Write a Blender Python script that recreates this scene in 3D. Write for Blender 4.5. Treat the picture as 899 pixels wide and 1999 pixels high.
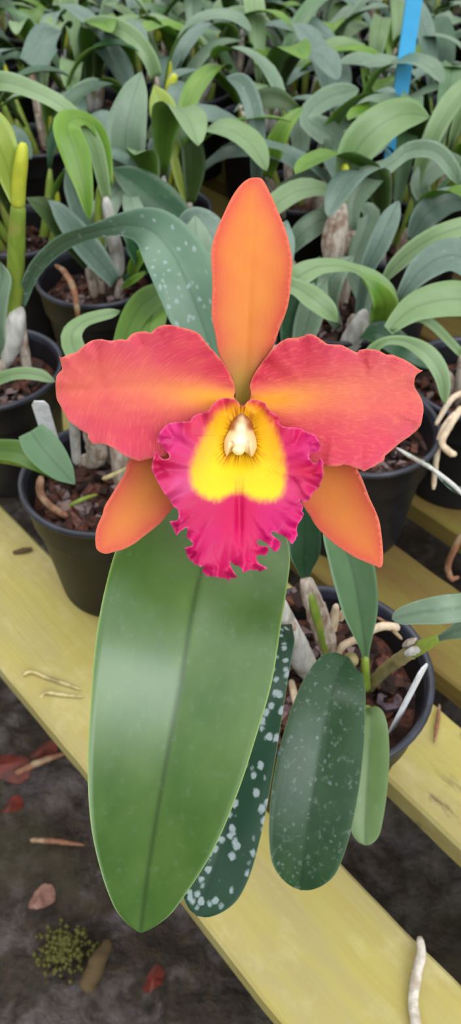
import bpy, math, random
import numpy as np
from mathutils import Vector, noise
from mathutils.geometry import delaunay_2d_cdt
for o in list(bpy.data.objects): bpy.data.objects.remove(o)
S = bpy.context.scene
COL = S.collection
PI = math.pi
# ------------------------------------------------------------------ camera, light, exposure
F_PX, CX, CY = 1511.0, 449.5, 999.5
CAM = Vector((0, 0, .545)); c45 = math.sqrt(.5)
FW = Vector((0, c45, -c45)); UPV = Vector((0, c45, c45)); RT = Vector((1, 0, 0))
cd = bpy.data.cameras.new('camera'); cam = bpy.data.objects.new('camera', cd); COL.objects.link(cam)
cam.location = CAM; cam.rotation_euler = (math.radians(45), 0, 0)
cd.sensor_fit = 'VERTICAL'; cd.sensor_height = 36; cd.sensor_width = 24; cd.lens = 36*F_PX/1999
cd.clip_start = .01; cd.clip_end = 60
cd.dof.use_dof = True; cd.dof.focus_distance = .285; cd.dof.aperture_fstop = 17
S.camera = cam
w = bpy.data.worlds.new('world'); S.world = w; w.use_nodes = True
nt = w.node_tree; nt.nodes.clear()
tc = nt.nodes.new('ShaderNodeTexCoord'); sp = nt.nodes.new('ShaderNodeSeparateXYZ'); rp = nt.nodes.new('ShaderNodeValToRGB')
bg = nt.nodes.new('ShaderNodeBackground'); wo = nt.nodes.new('ShaderNodeOutputWorld')
mr = nt.nodes.new('ShaderNodeMapRange'); mr.inputs[1].default_value = -1; mr.inputs[2].default_value = 1
nt.links.new(tc.outputs['Generated'], sp.inputs[0]); nt.links.new(sp.outputs[2], mr.inputs[0]); nt.links.new(mr.outputs[0], rp.inputs[0])
e = rp.color_ramp.elements
e[0].position = .45; e[0].color = (.10, .11, .09, 1)
e[1].position = .95; e[1].color = (1.0, 1.03, 1.06, 1)
m_ = rp.color_ramp.elements.new(.56); m_.color = (.38, .42, .40, 1)
vm = nt.nodes.new('ShaderNodeVectorMath'); vm.operation = 'DOT_PRODUCT'; vm.inputs[1].default_value = Vector((.42, -.76, .50)).normalized()
nt.links.new(tc.outputs['Generated'], vm.inputs[0])
lr = nt.nodes.new('ShaderNodeMapRange'); lr.interpolation_type = 'SMOOTHSTEP'; lr.inputs[1].default_value = .86; lr.inputs[2].default_value = .985; lr.inputs[3].default_value = 1.0; lr.inputs[4].default_value = 6.0
nt.links.new(vm.outputs['Value'], lr.inputs[0])              # added bright sky lobe, aimed to put a sheen on the broad leaf
ml = nt.nodes.new('ShaderNodeVectorMath'); ml.operation = 'SCALE'; nt.links.new(rp.outputs[0], ml.inputs[0]); nt.links.new(lr.outputs[0], ml.inputs['Scale'])
nt.links.new(ml.outputs[0], bg.inputs[0]); bg.inputs[1].default_value = 1.15
nt.links.new(bg.outputs[0], wo.inputs[0])
sd = bpy.data.lights.new('sun', 'SUN'); sun = bpy.data.objects.new('sun', sd); COL.objects.link(sun)
sd.energy = .8; sd.angle = math.radians(50); sd.color = (1, .98, .95)
sun.rotation_euler = (math.radians(-18), math.radians(-22), 0)      # veiled light through the greenhouse roof
S.view_settings.view_transform = 'Standard'; S.view_settings.look = 'None'
S.view_settings.gamma = 1; S.view_settings.use_curve_mapping = False
S.view_settings.exposure = .25

# ------------------------------------------------------------------ helpers
def lin(c): return tuple(((v/255)/12.92 if v <= 10 else (((v/255)+.055)/1.055)**2.4) for v in c)
def W(x, y, d): return CAM + RT*((x-CX)/F_PX*d) + UPV*((CY-y)/F_PX*d) + FW*d
def onplane(x, y, z):
    r = W(x, y, 1)-CAM; return CAM + r*((z-CAM.z)/r.z)
def pxof(p):
    q = p-CAM; d = q.dot(FW); return (CX+q.dot(RT)/d*F_PX, CY-q.dot(UPV)/d*F_PX, d)
def mesh_obj(name, verts, faces, mats, parent=None, midx=None, smooth=True, attrs=None):
    me = bpy.data.meshes.new(name)
    me.from_pydata([tuple(v) for v in verts], [], faces)
    for m in (mats if isinstance(mats, (list, tuple)) else [mats]): me.materials.append(m)
    if midx is not None: me.polygons.foreach_set('material_index', midx)
    if smooth: me.polygons.foreach_set('use_smooth', [True]*len(me.polygons))
    for k, (typ, data) in (attrs or {}).items():
        a = me.attributes.new(k, typ, 'POINT')
        a.data.foreach_set('color' if typ == 'FLOAT_COLOR' else 'vector', np.asarray(data, dtype=np.float32).ravel())
    me.update()
    o = bpy.data.objects.new(name, me); COL.objects.link(o)
    if parent is not None: o.parent = parent
    return o
def tag(o, label=None, cat=None, group=None, kind=None):
    for k, v in (('label', label), ('category', cat), ('group', group), ('kind', kind)):
        if v: o[k] = v
    return o
def thing(name, label, cat, loc=(0, 0, 0), group=None):
    o = bpy.data.objects.new(name, None); COL.objects.link(o); o.location = loc; o.empty_display_size = .02
    return tag(o, label, cat, group)
def adopt(o, root):                       # geometry is written in world space; keep it there under a placed root
    o.parent = root; o.data.transform(__import__('mathutils').Matrix.Translation(-Vector(root.location)))
    return o
def cr(pts, n):
    """Catmull-Rom through pts (lists of equal length), n samples"""
    P = np.array([list(p) for p in pts], float)
    if len(P) == 2:
        t = np.linspace(0, 1, n)[:, None]; return P[0]*(1-t)+P[1]*t
    seg = np.r_[0, np.cumsum(np.maximum(1e-6, np.linalg.norm(np.diff(P[:, :3], axis=0), axis=1))**.7)]
    out = []
    for s in np.linspace(0, seg[-1], n):
        i = min(max(int(np.searchsorted(seg, s, 'right'))-1, 0), len(P)-2)
        h = seg[i+1]-seg[i]; t = (s-seg[i])/h
        m0 = (P[i+1]-P[i-1])/(seg[i+1]-seg[i-1])*h if i > 0 else (P[1]-P[0])
        m1 = (P[i+2]-P[i])/(seg[i+2]-seg[i])*h if i+2 < len(P) else (P[-1]-P[-2])
        out.append((2*t**3-3*t**2+1)*P[i]+(t**3-2*t**2+t)*m0+(-2*t**3+3*t**2)*P[i+1]+(t**3-t**2)*m1)
    return np.array(out)
def tube_geo(pts, rad, seg=10, n=16, bump=0, seed=0):
    P = cr([tuple(p)+(r,) for p, r in zip(pts, rad)], n)
    V, Fc = [], []
    ref = None
    for i in range(n):
        t = Vector(P[min(i+1, n-1), :3]-P[max(i-1, 0), :3]).normalized()
        if ref is None: ref = t.orthogonal().normalized()
        ref = (ref-t*ref.dot(t)).normalized(); b = t.cross(ref)
        r = max(P[i, 3], 1e-5)
        if i in (0, n-1): r *= .6
        for k in range(seg):
            a = 2*PI*k/seg; rr = r*(1+bump*noise.noise(Vector((i*.7, k*1.3, seed))))
            V.append(Vector(P[i, :3])+ref*math.cos(a)*rr+b*math.sin(a)*rr)
    for i in range(n-1):
        for k in range(seg):
            Fc.append((i*seg+k, i*seg+(k+1) % seg, (i+1)*seg+(k+1) % seg, (i+1)*seg+k))
    Fc.append(tuple(range(seg))[::-1]); Fc.append(tuple((n-1)*seg+k for k in range(seg)))
    return V, Fc
def tube(name, pts, rad, mat, parent, **k):
    V, Fc = tube_geo(pts, rad, **k); o = mesh_obj(name, V, Fc, mat)
    if parent is not None: adopt(o, parent)
    return o
def lathe(prof, seg=48):
    V = [Vector((r*math.cos(2*PI*k/seg), r*math.sin(2*PI*k/seg), z)) for r, z in prof for k in range(seg)]
    Fc = [(i*seg+k, i*seg+(k+1) % seg, (i+1)*seg+(k+1) % seg, (i+1)*seg+k) for i in range(len(prof)-1) for k in range(seg)]
    return V, Fc

# ------------------------------------------------------------------ materials
class NT:
    def __init__(s, name):
        s.m = bpy.data.materials.new(name); s.m.use_nodes = True; s.t = s.m.node_tree; s.t.nodes.clear()
        s.out = s.n('ShaderNodeOutputMaterial')
    def n(s, typ, **k):
        x = s.t.nodes.new(typ)
        for a, v in k.items(): setattr(x, a, v)
        return x
    def l(s, a, b): s.t.links.new(a, b)
    def val(s, x, i, v):
        if hasattr(v, 'is_linked') or isinstance(v, bpy.types.NodeSocket): s.l(v, x.inputs[i])
        else: x.inputs[i].default_value = v
    def math(s, op, a, b=0., clamp=False):
        x = s.n('ShaderNodeMath', operation=op, use_clamp=clamp); s.val(x, 0, a); s.val(x, 1, b); return x.outputs[0]
    def mix(s, f, a, b):
        x = s.n('ShaderNodeMix', data_type='RGBA'); s.val(x, 0, f)
        for i, v in ((6, a), (7, b)): s.val(x, i, tuple(v)+(1,) if isinstance(v, tuple) and len(v) == 3 else v)
        return x.outputs[2]
    def noise(s, vec, scale, detail=3, rough=.55):
        x = s.n('ShaderNodeTexNoise'); x.inputs['Scale'].default_value = scale; x.inputs['Detail'].default_value = detail
        x.inputs['Roughness'].default_value = rough
        if vec is not None: s.l(vec, x.inputs['Vector'])
        return x.outputs[0]
    def ramp(s, fac, a, b):
        x = s.n('ShaderNodeMapRange', clamp=True); s.val(x, 0, fac); x.inputs[1].default_value = a; x.inputs[2].default_value = b
        return x.outputs[0]
    def scale(s, vec, v):
        x = s.n('ShaderNodeVectorMath', operation='MULTIPLY'); s.l(vec, x.inputs[0]); x.inputs[1].default_value = v; return x.outputs[0]
    def attr(s, name):
        return s.n('ShaderNodeAttribute', attribute_name=name)
    def objco(s): return s.n('ShaderNodeTexCoord').outputs['Object']
    def bump(s, h, strength, dist):
        x = s.n('ShaderNodeBump'); x.inputs['Strength'].default_value = strength; x.inputs['Distance'].default_value = dist
        s.l(h, x.inputs['Height']); return x.outputs[0]
    def done(s, color, rough=.5, spec=.5, normal=None, transl=0, tcol=None, coat=0, metal=0, sss=0):
        p = s.n('ShaderNodeBsdfPrincipled')
        s.val(p, 'Base Color', tuple(color)+(1,) if isinstance(color, tuple) else color)
        s.val(p, 'Roughness', rough); p.inputs['Specular IOR Level'].default_value = spec
        p.inputs['Coat Weight'].default_value = coat; p.inputs['Metallic'].default_value = metal
        if normal is not None: s.l(normal, p.inputs['Normal'])
        sh = p.outputs[0]
        if transl:
            tr = s.n('ShaderNodeBsdfTranslucent'); c = tcol if tcol is not None else color
            s.val(tr, 'Color', tuple(c)+(1,) if isinstance(c, tuple) else c)
            mx = s.n('ShaderNodeMixShader'); mx.inputs[0].default_value = transl
            s.l(sh, mx.inputs[1]); s.l(tr.outputs[0], mx.inputs[2]); sh = mx.outputs[0]
        s.l(sh, s.out.inputs[0]); return s.m
def leafmat(name, c1, c2, spots=0., spot_scale=160, rough=.42, transl=.18, tcol=None, midrib=.35, edge=None, spec=.5, dust=0., sr=(.13, .24), sreg=(.33, .58)):
    t = NT(name); a = t.attr('lc').outputs['Vector']; sx = t.n('ShaderNodeSeparateXYZ'); t.l(a, sx.inputs[0])
    st = t.scale(a, (260, 14, 0)); big = t.noise(t.scale(a, (40, 22, 0)), 1, 3)
    fine = t.noise(st, 1, 2)
    col = t.mix(t.ramp(big, .35, .65), lin(c1), lin(c2))
    col = t.mix(t.math('MULTIPLY', t.ramp(fine, .5, .75), .16), col, tuple(v*1.5 for v in lin(c1)))
    # crease along the middle
    at = t.math('ABSOLUTE', sx.outputs[0]); mrb = t.math('SUBTRACT', 1, t.ramp(at, .0002, .0016))
    col = t.mix(t.math('MULTIPLY', mrb, midrib), col, tuple(v*.35 for v in lin(c1)))
    if edge:
        et = t.ramp(t.math('ABSOLUTE', sx.outputs[2]), .975, 1.0); col = t.mix(et, col, lin(edge))
    rg = rough
    if spots:
        v = t.n('ShaderNodeTexVoronoi'); v.inputs['Scale'].default_value = 1; v.inputs['Randomness'].default_value = 1
        nn = t.n('ShaderNodeVectorMath', operation='ADD'); sc = t.scale(a, (spot_scale, spot_scale*.8, 0)); t.l(sc, nn.inputs[0])
        nx = t.n('ShaderNodeTexNoise'); nx.inputs['Scale'].default_value = 2.2; t.l(sc, nx.inputs['Vector'])
        t.l(t.scale(nx.outputs['Color'], (.5, .5, 0)), nn.inputs[1]); t.l(nn.outputs[0], v.inputs['Vector'])
        sp_ = t.math('SUBTRACT', 1, t.ramp(v.outputs['Distance'], sr[0], sr[1]))
        reg = t.ramp(t.noise(t.scale(a, (30, 25, 0)), 1, 2), sreg[0], sreg[1])
        sp_ = t.math('MULTIPLY', t.math('MULTIPLY', sp_, reg), spots)
        sp_ = t.math('MULTIPLY', sp_, t.ramp(t.noise(a, 900, 2), .25, .6))
        col = t.mix(sp_, col, lin((176, 188, 192))); rg = t.math('ADD', t.math('MULTIPLY', sp_, .25), rough)
    if dust:
        dd = t.math('MULTIPLY', t.ramp(t.noise(t.scale(a, (220, 180, 0)), 1, 5, .7), .56, .74), dust)
        col = t.mix(dd, col, lin((170, 182, 175)))
    bn = t.bump(fine, .12, .0006)
    return t.done(col, rg, spec, bn, transl, tcol=lin(tcol) if tcol else None)
M = {}
M['grey_a'] = leafmat('leaf_greygreen', (108, 130, 106), (122, 144, 118), .3, 150, .40, dust=.2)
M['grey_b'] = leafmat('leaf_bluegreen', (96, 120, 106), (112, 134, 120), .25, 130, .40, dust=.25)
M['grey_c'] = leafmat('leaf_palegreen', (116, 144, 92), (130, 154, 110), 0, 1, .42, dust=.12)
M['fresh'] = leafmat('leaf_soft_green', (88, 122, 82), (104, 136, 100), .1, 150, .4)
M['mid'] = leafmat('leaf_midgreen', (84, 116, 78), (98, 130, 88), .1, 150, .38)
M['dark'] = leafmat('leaf_darkgreen', (36, 74, 46), (54, 92, 58), .15, 150, .34)
M['young'] = leafmat('leaf_younggreen', (96, 138, 40), (124, 160, 58), 0, 1, .36, tcol=(150, 190, 50), transl=.3)
M['yellow'] = leafmat('leaf_yellowgreen', (168, 182, 84), (150, 172, 76), 0, 1, .4, tcol=(200, 210, 70), transl=.3)
M['under'] = leafmat('leaf_underside', (84, 116, 44), (98, 130, 52), 0, 1, .42, tcol=(130, 180, 40), transl=.35)
M['under_d'] = leafmat('leaf_underside_dark', (58, 82, 38), (72, 96, 44), 0, 1, .45, tcol=(110, 150, 40), transl=.3)
M['big'] = leafmat('leaf_broad_glossy', (58, 94, 30), (80, 110, 46), .0, 60, .36, edge=(124, 152, 62), midrib=.6, transl=.1, dust=.1, spec=.9)
M['spot'] = leafmat('leaf_spotted', (26, 60, 42), (36, 70, 48), 1.0, 215, .36, edge=(120, 140, 70), sr=(.26, .42), sreg=(.05, .25))
M['arch'] = leafmat('leaf_arch_spotted', (92, 124, 100), (106, 136, 112), .75, 150, .4, sr=(.15, .28), sreg=(.15, .35))
M['dusty'] = leafmat('leaf_dark_dusty', (38, 68, 40), (56, 86, 54), .4, 240, .34, dust=.38, edge=(90, 120, 70))
M['small'] = leafmat('leaf_small_pale', (98, 126, 68), (120, 142, 96), .15, 130, .38, edge=(130, 140, 70))

t = NT('black_plastic_rim_sky_sheen'); oc = t.objco()
M['rim'] = t.done(t.mix(t.ramp(t.noise(oc, 60, 4), .45, .75), lin((40, 41, 52)), lin((58, 60, 74))), .36, .5)  # same black plastic, sky reflection put into the lighter bluish colour
t = NT('black_plastic'); oc = t.objco()
M['pot'] = t.done(t.mix(t.ramp(t.noise(oc, 40, 4), .45, .75), lin((26, 25, 28)), lin((36, 35, 39))), .45, .22,
                  t.bump(t.noise(oc, 220, 3), .06, .001))
t = NT('bark'); oc = t.objco(); v = t.n('ShaderNodeTexVoronoi'); v.inputs['Scale'].default_value = 90; t.l(oc, v.inputs['Vector'])
cc = t.n('ShaderNodeSeparateColor'); t.l(v.outputs['Color'], cc.inputs[0])
b1 = t.mix(t.ramp(cc.outputs[0], .2, .9), lin((34, 21, 16)), lin((112, 66, 50)))
b1 = t.mix(t.ramp(t.noise(oc, 260, 4), .4, .7), b1, lin((48, 31, 26)))
b1 = t.mix(t.math('MULTIPLY', t.ramp(cc.outputs[1], .82, .9), .6), b1, lin((150, 130, 130)))
M['bark'] = t.done(b1, .75, .3, t.bump(t.noise(oc, 400, 4), .5, .002))
def stripe_mat(name, a, b, c, rough=.6, transl=0):
    t = NT(name); oc = t.objco(); f1 = t.noise(t.scale(oc, (1, 1, .25)), 240, 3); f2 = t.noise(oc, 60, 3)
    col = t.mix(t.ramp(f1, .4, .62), lin(a), lin(b)); col = t.mix(t.ramp(f2, .52, .7), col, lin(c))
    return t.done(col, rough, .4, t.bump(f1, .3, .0008), transl)
M['bulb'] = stripe_mat('dry_sheath', (196, 184, 172), (150, 128, 112), (122, 90, 72))
M['bulb_w'] = stripe_mat('silvery_sheath', (206, 202, 198), (178, 174, 168), (150, 140, 130), .5)
M['bulb_g'] = stripe_mat('green_cane', (128, 148, 56), (112, 136, 48), (146, 140, 70), .45)
M['bulb_t'] = stripe_mat('brown_cane', (142, 128, 86), (120, 112, 74), (90, 74, 52), .6)
M['sheath_y'] = stripe_mat('yellow_sheath', (204, 206, 66), (192, 198, 64), (176, 186, 66), .5, .2)
M['root'] = stripe_mat('pale_root', (222, 200, 172), (200, 172, 142), (180, 168, 148), .6)
M['root_b'] = stripe_mat('brown_root', (140, 92, 66), (112, 78, 58), (160, 140, 110), .65)
M['straw'] = stripe_mat('straw', (202, 186, 138), (178, 160, 110), (150, 132, 90), .7)
M['twig'] = stripe_mat('bleached_twig', (214, 204, 192), (190, 178, 164), (160, 140, 120), .65)
t = NT('white_label'); oc = t.objco()
M['label'] = t.done(t.mix(t.ramp(t.noise(oc, 120, 4), .45, .8), lin((232, 232, 236)), lin((188, 186, 190))), .4, .5)
t = NT('blue_plastic'); oc = t.objco()
M['blue'] = t.done(t.mix(t.ramp(t.noise(oc, 30, 3), .3, .8), lin((70, 168, 226)), lin((84, 182, 236))), .4, .5)

t = NT('plank_wood'); a = t.attr('pl').outputs['Vector']
g = t.noise(t.scale(a, (7, 190, 190)), 1, 5, .6); g2 = t.noise(t.scale(a, (9, 34, 20)), 1, 4); g3 = t.noise(t.scale(a, (22, 30, 20)), 1, 5, .65)
col = t.mix(t.ramp(g2, .38, .64), lin((174, 160, 90)), lin((166, 152, 100)))
col = t.mix(t.math('MULTIPLY', t.ramp(g, .45, .7), .45), col, lin((166, 146, 78)))
col = t.mix(t.math('MULTIPLY', t.ramp(g3, .5, .68), .35), col, lin((206, 194, 148)))
mold = t.noise(t.scale(a, (14, 60, 40)), 1, 6, .7); mold2 = t.noise(t.scale(a, (3.1, 9, 5)), 1, 2)
col = t.mix(t.math('MULTIPLY', t.math('MULTIPLY', t.ramp(mold, .56, .66), t.ramp(mold2, .55, .62)), .8), col, lin((70, 58, 44)))
M['plank'] = t.done(col, .72, .3, t.bump(g, .35, .002))
t = NT('plank_wood_olive_shaded'); a = t.attr('pl').outputs['Vector']
g = t.noise(t.scale(a, (7, 190, 190)), 1, 5, .6); g2 = t.noise(t.scale(a, (9, 34, 20)), 1, 4)
col = t.mix(t.ramp(g2, .38, .64), lin((122, 110, 50)), lin((108, 82, 44)))  # olive-brown wood, its colour also darkened for the dimmer light there
col = t.mix(t.math('MULTIPLY', t.ramp(g, .45, .7), .5), col, lin((112, 90, 48)))
M['plank_o_shaded'] = t.done(col, .75, .3, t.bump(g, .35, .002))
t = NT('damp_wood'); oc = t.objco()
M['beam'] = t.done(t.mix(t.noise(oc, 30, 4), lin((70, 54, 36)), lin((96, 78, 50))), .8, .3)
t = NT('damp_soil'); oc = t.objco()
n1 = t.noise(oc, 14, 6, .65); n2 = t.noise(oc, 60, 6, .7); n3 = t.noise(oc, 5, 3); n4 = t.noise(oc, 9, 4)
col = t.mix(t.ramp(n2, .35, .7), lin((30, 24, 18)), lin((74, 58, 42)))
col = t.mix(t.math('MULTIPLY', t.ramp(n1, .48, .62), .8), col, lin((112, 102, 102)))
col = t.mix(t.math('MULTIPLY', t.ramp(n3, .5, .62), .6), col, lin((62, 56, 32)))
M['soil'] = t.done(col, t.ramp(n1, .7, .3), .5, t.bump(n2, .8, .02))
t = NT('moss'); oc = t.objco()
M['moss'] = t.done(t.mix(t.noise(oc, 200, 4), lin((72, 74, 36)), lin((100, 98, 50))), .9, .2)
t = NT('red_dead_leaf'); oc = t.objco()
M['redleaf'] = t.done(t.mix(t.ramp(t.noise(oc, 60, 4), .35, .7), lin((112, 42, 30)), lin((66, 34, 28))), .6, .4)
t = NT('pink_dead_leaf'); oc = t.objco()
M['pinkleaf'] = t.done(t.mix(t.ramp(t.noise(oc, 90, 4), .35, .7), lin((150, 112, 98)), lin((112, 74, 64))), .6, .4)

def petal_mat(name, veins=.16, vcol=(190, 40, 50), transl=.2, vs=(60, 5), rough=.5):
    t = NT(name); p = t.attr('pigment').outputs['Color']; v = t.attr('vein').outputs['Vector']
    f = t.noise(t.scale(v, (vs[0], vs[1], 1)), 1, 3, .6); g = t.noise(t.objco(), 2600, 2)
    br = t.noise(t.scale(v, (vs[0]*.35, vs[1]*1.6, 1)), 1, 4, .6)
    col = t.mix(t.math('MULTIPLY', t.ramp(f, .52, .7), veins), p, lin(vcol))
    col = t.mix(t.math('MULTIPLY', t.ramp(br, .5, .75), veins*.7), col, tuple(min(1, x*1.1) for x in lin((255, 150, 110))))
    return t.done(col, rough, .35, t.bump(f, .35, .0006), transl)
M['petal'] = petal_mat('petal_coral', .30, (196, 44, 66), vs=(70, 4))
M['sepal'] = petal_mat('sepal_orange', .10, (224, 96, 50), vs=(40, 3))
t = NT('lip_velvet'); p = t.attr('pigment').outputs['Color']; v = t.attr('vein').outputs['Vector']
f = t.noise(t.scale(v, (26, 3, 1)), 1, 3, .6); sx = t.n('ShaderNodeSeparateXYZ'); t.l(v, sx.inputs[0])
st = t.ramp(t.noise(t.scale(v, (34, 1.2, 0)), 1, 2), .42, .6)
near = t.math('SUBTRACT', 1, t.ramp(sx.outputs[2], .1, 1))
col = t.mix(t.math('MULTIPLY', t.math('MULTIPLY', st, near), .85), p, lin((176, 60, 20)))
M['lip'] = t.done(col, .5, .35, t.bump(f, .3, .0006), .15)
t = NT('column_cream'); p = t.attr('pigment').outputs['Color']
M['column'] = t.done(p, .35, .5, None, .15)

# ------------------------------------------------------------------ leaves
def leaf(name, st, mats, parent, fold=.18, n=30, nx=8, th=.0011, tip=True, base_round=False, up=.35, curl=0., wav=0., seed=0):
    """st: (px, py, depth, half-width px [, roll deg]) -> closed leaf blade with V fold and thickness"""
    P = []
    for s in st:
        p = W(s[0], s[1], s[2]); rl = math.radians(s[4]) if len(s) > 4 else 0
        P.append((p.x, p.y, p.z, s[3]*s[2]/F_PX/max(.3, math.cos(rl)), rl))
    return blade(name, P, mats, parent, fold, n, nx, th, tip, base_round, up, curl, wav, seed)
def blade(name, P, mats, parent, fold=.18, n=30, nx=8, th=.0011, tip=True, base_round=False, up=.35, curl=0., wav=0., seed=0, side=None, local=False):
    C = cr(P, 160)
    arc = np.r_[0, np.cumsum(np.linalg.norm(np.diff(C[:, :3], axis=0), axis=1))]; L = arc[-1]
    ss = L*(1-np.cos(np.linspace(0.0, 1, n)*PI*.5+0))/1 if False else L*np.sin(np.linspace(0, 1, n)*PI/2)
    if base_round: ss = L*(1-np.cos(np.linspace(0, PI, n)))/2
    ss = .35*np.linspace(0, L, n)+.65*ss
    C2 = np.stack([np.interp(ss, arc, C[:, k]) for k in range(5)], 1)
    V, lc = [], []
    tw = max(C2[int(n*.8):, 3].max(), 1e-4)*1.15; tl, tp = (1, .5) if n >= 40 and not local and parent is not None and parent.name == 'potted_orchid' else (2.2, .72)
    for side_ in (0, 1):
        for i in range(n):
            p = Vector(C2[i, :3]); t = Vector(C2[min(i+1, n-1), :3]-C2[max(i-1, 0), :3]).normalized()
            if side is not None: sd_ = -side; nr = sd_.cross(t).normalized()
            else:
                hint = (CAM-p).normalized()+Vector((0, 0, up)) if not local else Vector((0, 0, 1))
                nr = hint-t*hint.dot(t); nr.normalize(); sd_ = t.cross(nr).normalized()
            a = C2[i, 4]; nn = nr*math.cos(a)+sd_*math.sin(a); s2 = sd_*math.cos(a)-nr*math.sin(a)
            hw = max(C2[i, 3], 1e-5)
            if tip:
                q = L-ss[i]
                if q < tw*tl: hw *= max(0, 1-(1-q/(tw*tl))**2)**tp
            if base_round and ss[i] < tw*.8: hw *= math.sqrt(max(0, 1-(1-ss[i]/(tw*.8))**2))
            for k in range(nx+1):
                u = 2*k/nx-1
                h = fold*hw*abs(u)**1.1 - curl*hw*abs(u)**3
                h += wav*hw*abs(u)**2*math.sin(ss[i]*90+seed+(1.5 if u > 0 else 0))
                edge = th*(1-abs(u)**4)
                V.append(p+s2*(u*hw)+nn*(h+(edge*.5 if side_ == 0 else -edge*.5)))
                lc.append((u*hw+seed*.37, ss[i]+seed*.113, u))
    # lateral coordinate for the crease must stay centred: keep seed shift out of x
    lc = [(x-seed*.37, y, z) for x, y, z in lc]
    F1, mi = [], []
    N = n*(nx+1)
    for i in range(n-1):
        for k in range(nx):
            a = i*(nx+1)+k; b = a+nx+1
            F1.append((a, a+1, b+1, b)); mi.append(0)
            F1.append((N+a, N+b, N+b+1, N+a+1)); mi.append(1)
        for k in (0, nx):
            a = i*(nx+1)+k; b = a+nx+1
            F1.append((a, b, N+b, N+a) if k == 0 else (a, N+a, N+b, b)); mi.append(0)
    F1.append(tuple(range(nx+1))[::-1]+tuple(N+k for k in range(nx+1))); mi.append(0)
    o = mesh_obj(name, V, F1, [M[mats[0]], M[mats[1]]], None, mi, True, {'lc': ('FLOAT_VECTOR', lc)})
    if parent is not None and not local: adopt(o, parent)
    elif parent is not None: o.parent = parent
    return o

# ------------------------------------------------------------------ setting: ground under the bench
random.seed(4)
def build_ground():
    nx, ny = 150, 170; V, Fc = [], []
    for j in range(ny):
        for i in range(nx):
            x = -.9+1.9*i/(nx-1); y = -.5+2.1*j/(ny-1); p = Vector((x, y, 0))
            e = min(1, min(i, nx-1-i, j, ny-1-j)/8)
            z = -.42+e*(.030*noise.noise(p*9)+.018*noise.noise(p*26)+.008*noise.noise(p*60)+.012)
            V.append((x, y, z))
    for j in range(ny-1):
        for i in range(nx-1):
            a = j*nx+i; Fc.append((a, a+1, a+nx+1, a+nx))
    b = len(V)
    V += [(-8, -6, -.424), (8, -6, -.424), (8, 12, -.424), (-8, 12, -.424)]; Fc.append((b, b+1, b+2, b+3))
    o = mesh_obj('ground', V, Fc, M['soil']); o['kind'] = 'structure'; return o
build_ground()

# bench: slatted top of planks running away to the left, on cross beams and legs
DV = Vector((.66, -.7513, 0)).normalized(); NV = Vector((.7513, .66, 0)).normalized()
bench = thing('slatted_bench', 'slatted wooden greenhouse bench of yellowish planks carrying the black pots', 'bench', (0, 0, -.42))
def box_sa(name, s0, s1, a0, a1, z0, z1, mat, off=0, cuts=60, wob=.0012, seed=0):
    V, pl, Fc = [], [], []
    prof = [(0, 0), (.004, 1), (1, 1), (1, 0)]
    w_, h_ = s1-s0, z1-z0; b = .0025
    ring = [(0, b), (0, h_-b), (b, h_), (w_*.33, h_), (w_*.66, h_), (w_-b, h_), (w_, h_-b), (w_, b), (w_-b, 0), (b, 0)]
    R = len(ring)
    for i in range(cuts+1):
        a = a0+(a1-a0)*i/cuts
        for q, (s_, z_) in enumerate(ring):
            w1 = wob*noise.noise(Vector((a*6, seed*3.1+(0 if s_ < w_/2 else 9), 0)))*2.2+wob*noise.noise(Vector((a*40, seed, s_*9)))
            V.append(NV*(s0+s_+w1)+DV*a+Vector((0, 0, z0+z_+wob*.4*noise.noise(Vector((a*12, s_*20, seed))) if z_ > b else z0+z_)))
            pl.append((a+seed*1.7, s_+seed*.31, z_))
    for i in range(cuts):
        for q in range(R):
            x = i*R+q; y = i*R+(q+1) % R; Fc.append((x, x+R, y+R, y))
    Fc.append(tuple(range(R))); Fc.append(tuple(cuts*R+q for q in range(R))[::-1])
    o = mesh_obj(name, V, Fc, mat, None, None, False, {'pl': ('FLOAT_VECTOR', pl)})
    return adopt(o, bench)
PL = [(.097, .194), (.262, .340), (.366, .449), (.505, .592)]
s_ = .635
while s_ < 2.95: PL.append((s_, s_+.088)); s_ += .088+random.uniform(.035, .05)
for i, (s0, s1) in enumerate(PL):
    box_sa('plank', s0, s1, -3.3, .9, -.025, 0, M['plank' if i < 2 else 'plank_o_shaded'], seed=i+1, cuts=300 if i < 4 else 40)
for a in (.42, -1.15, -2.5):
    o = box_sa('beam', a, a, 0, 1, 0, 0, M['beam']) if False else None
    def bar(p0, p1, wx, wz, nm):
        d = (p1-p0); l = d.length; d.normalize(); sdv = d.cross(Vector((0, 0, 1)))
        if sdv.length < .1: sdv = Vector((1, 0, 0))
        sdv.normalize(); uv = sdv.cross(d)
        V = [p+sdv*(sx*wx/2)+uv*(sz*wz/2) for p in (p0, p1) for sx, sz in ((-1, -1), (1, -1), (1, 1), (-1, 1))]
        Fc = [(0, 1, 2, 3), (7, 6, 5, 4)]+[(k, 4+k, 4+(k+1) % 4, (k+1) % 4) for k in range(4)]
        return adopt(mesh_obj(nm, V, Fc, M['beam'], smooth=False), bench)
    bar(NV*.06+DV*a+Vector((0, 0, -.06)), NV*2.98+DV*a+Vector((0, 0, -.06)), .05, .07, 'cross_beam')
    for s_ in (.35, 1.6, 2.85):
        bar(NV*s_+DV*a+Vector((0, 0, -.095)), NV*s_+DV*a+Vector((0, 0, -.42)), .06, .06, 'leg')

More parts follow.
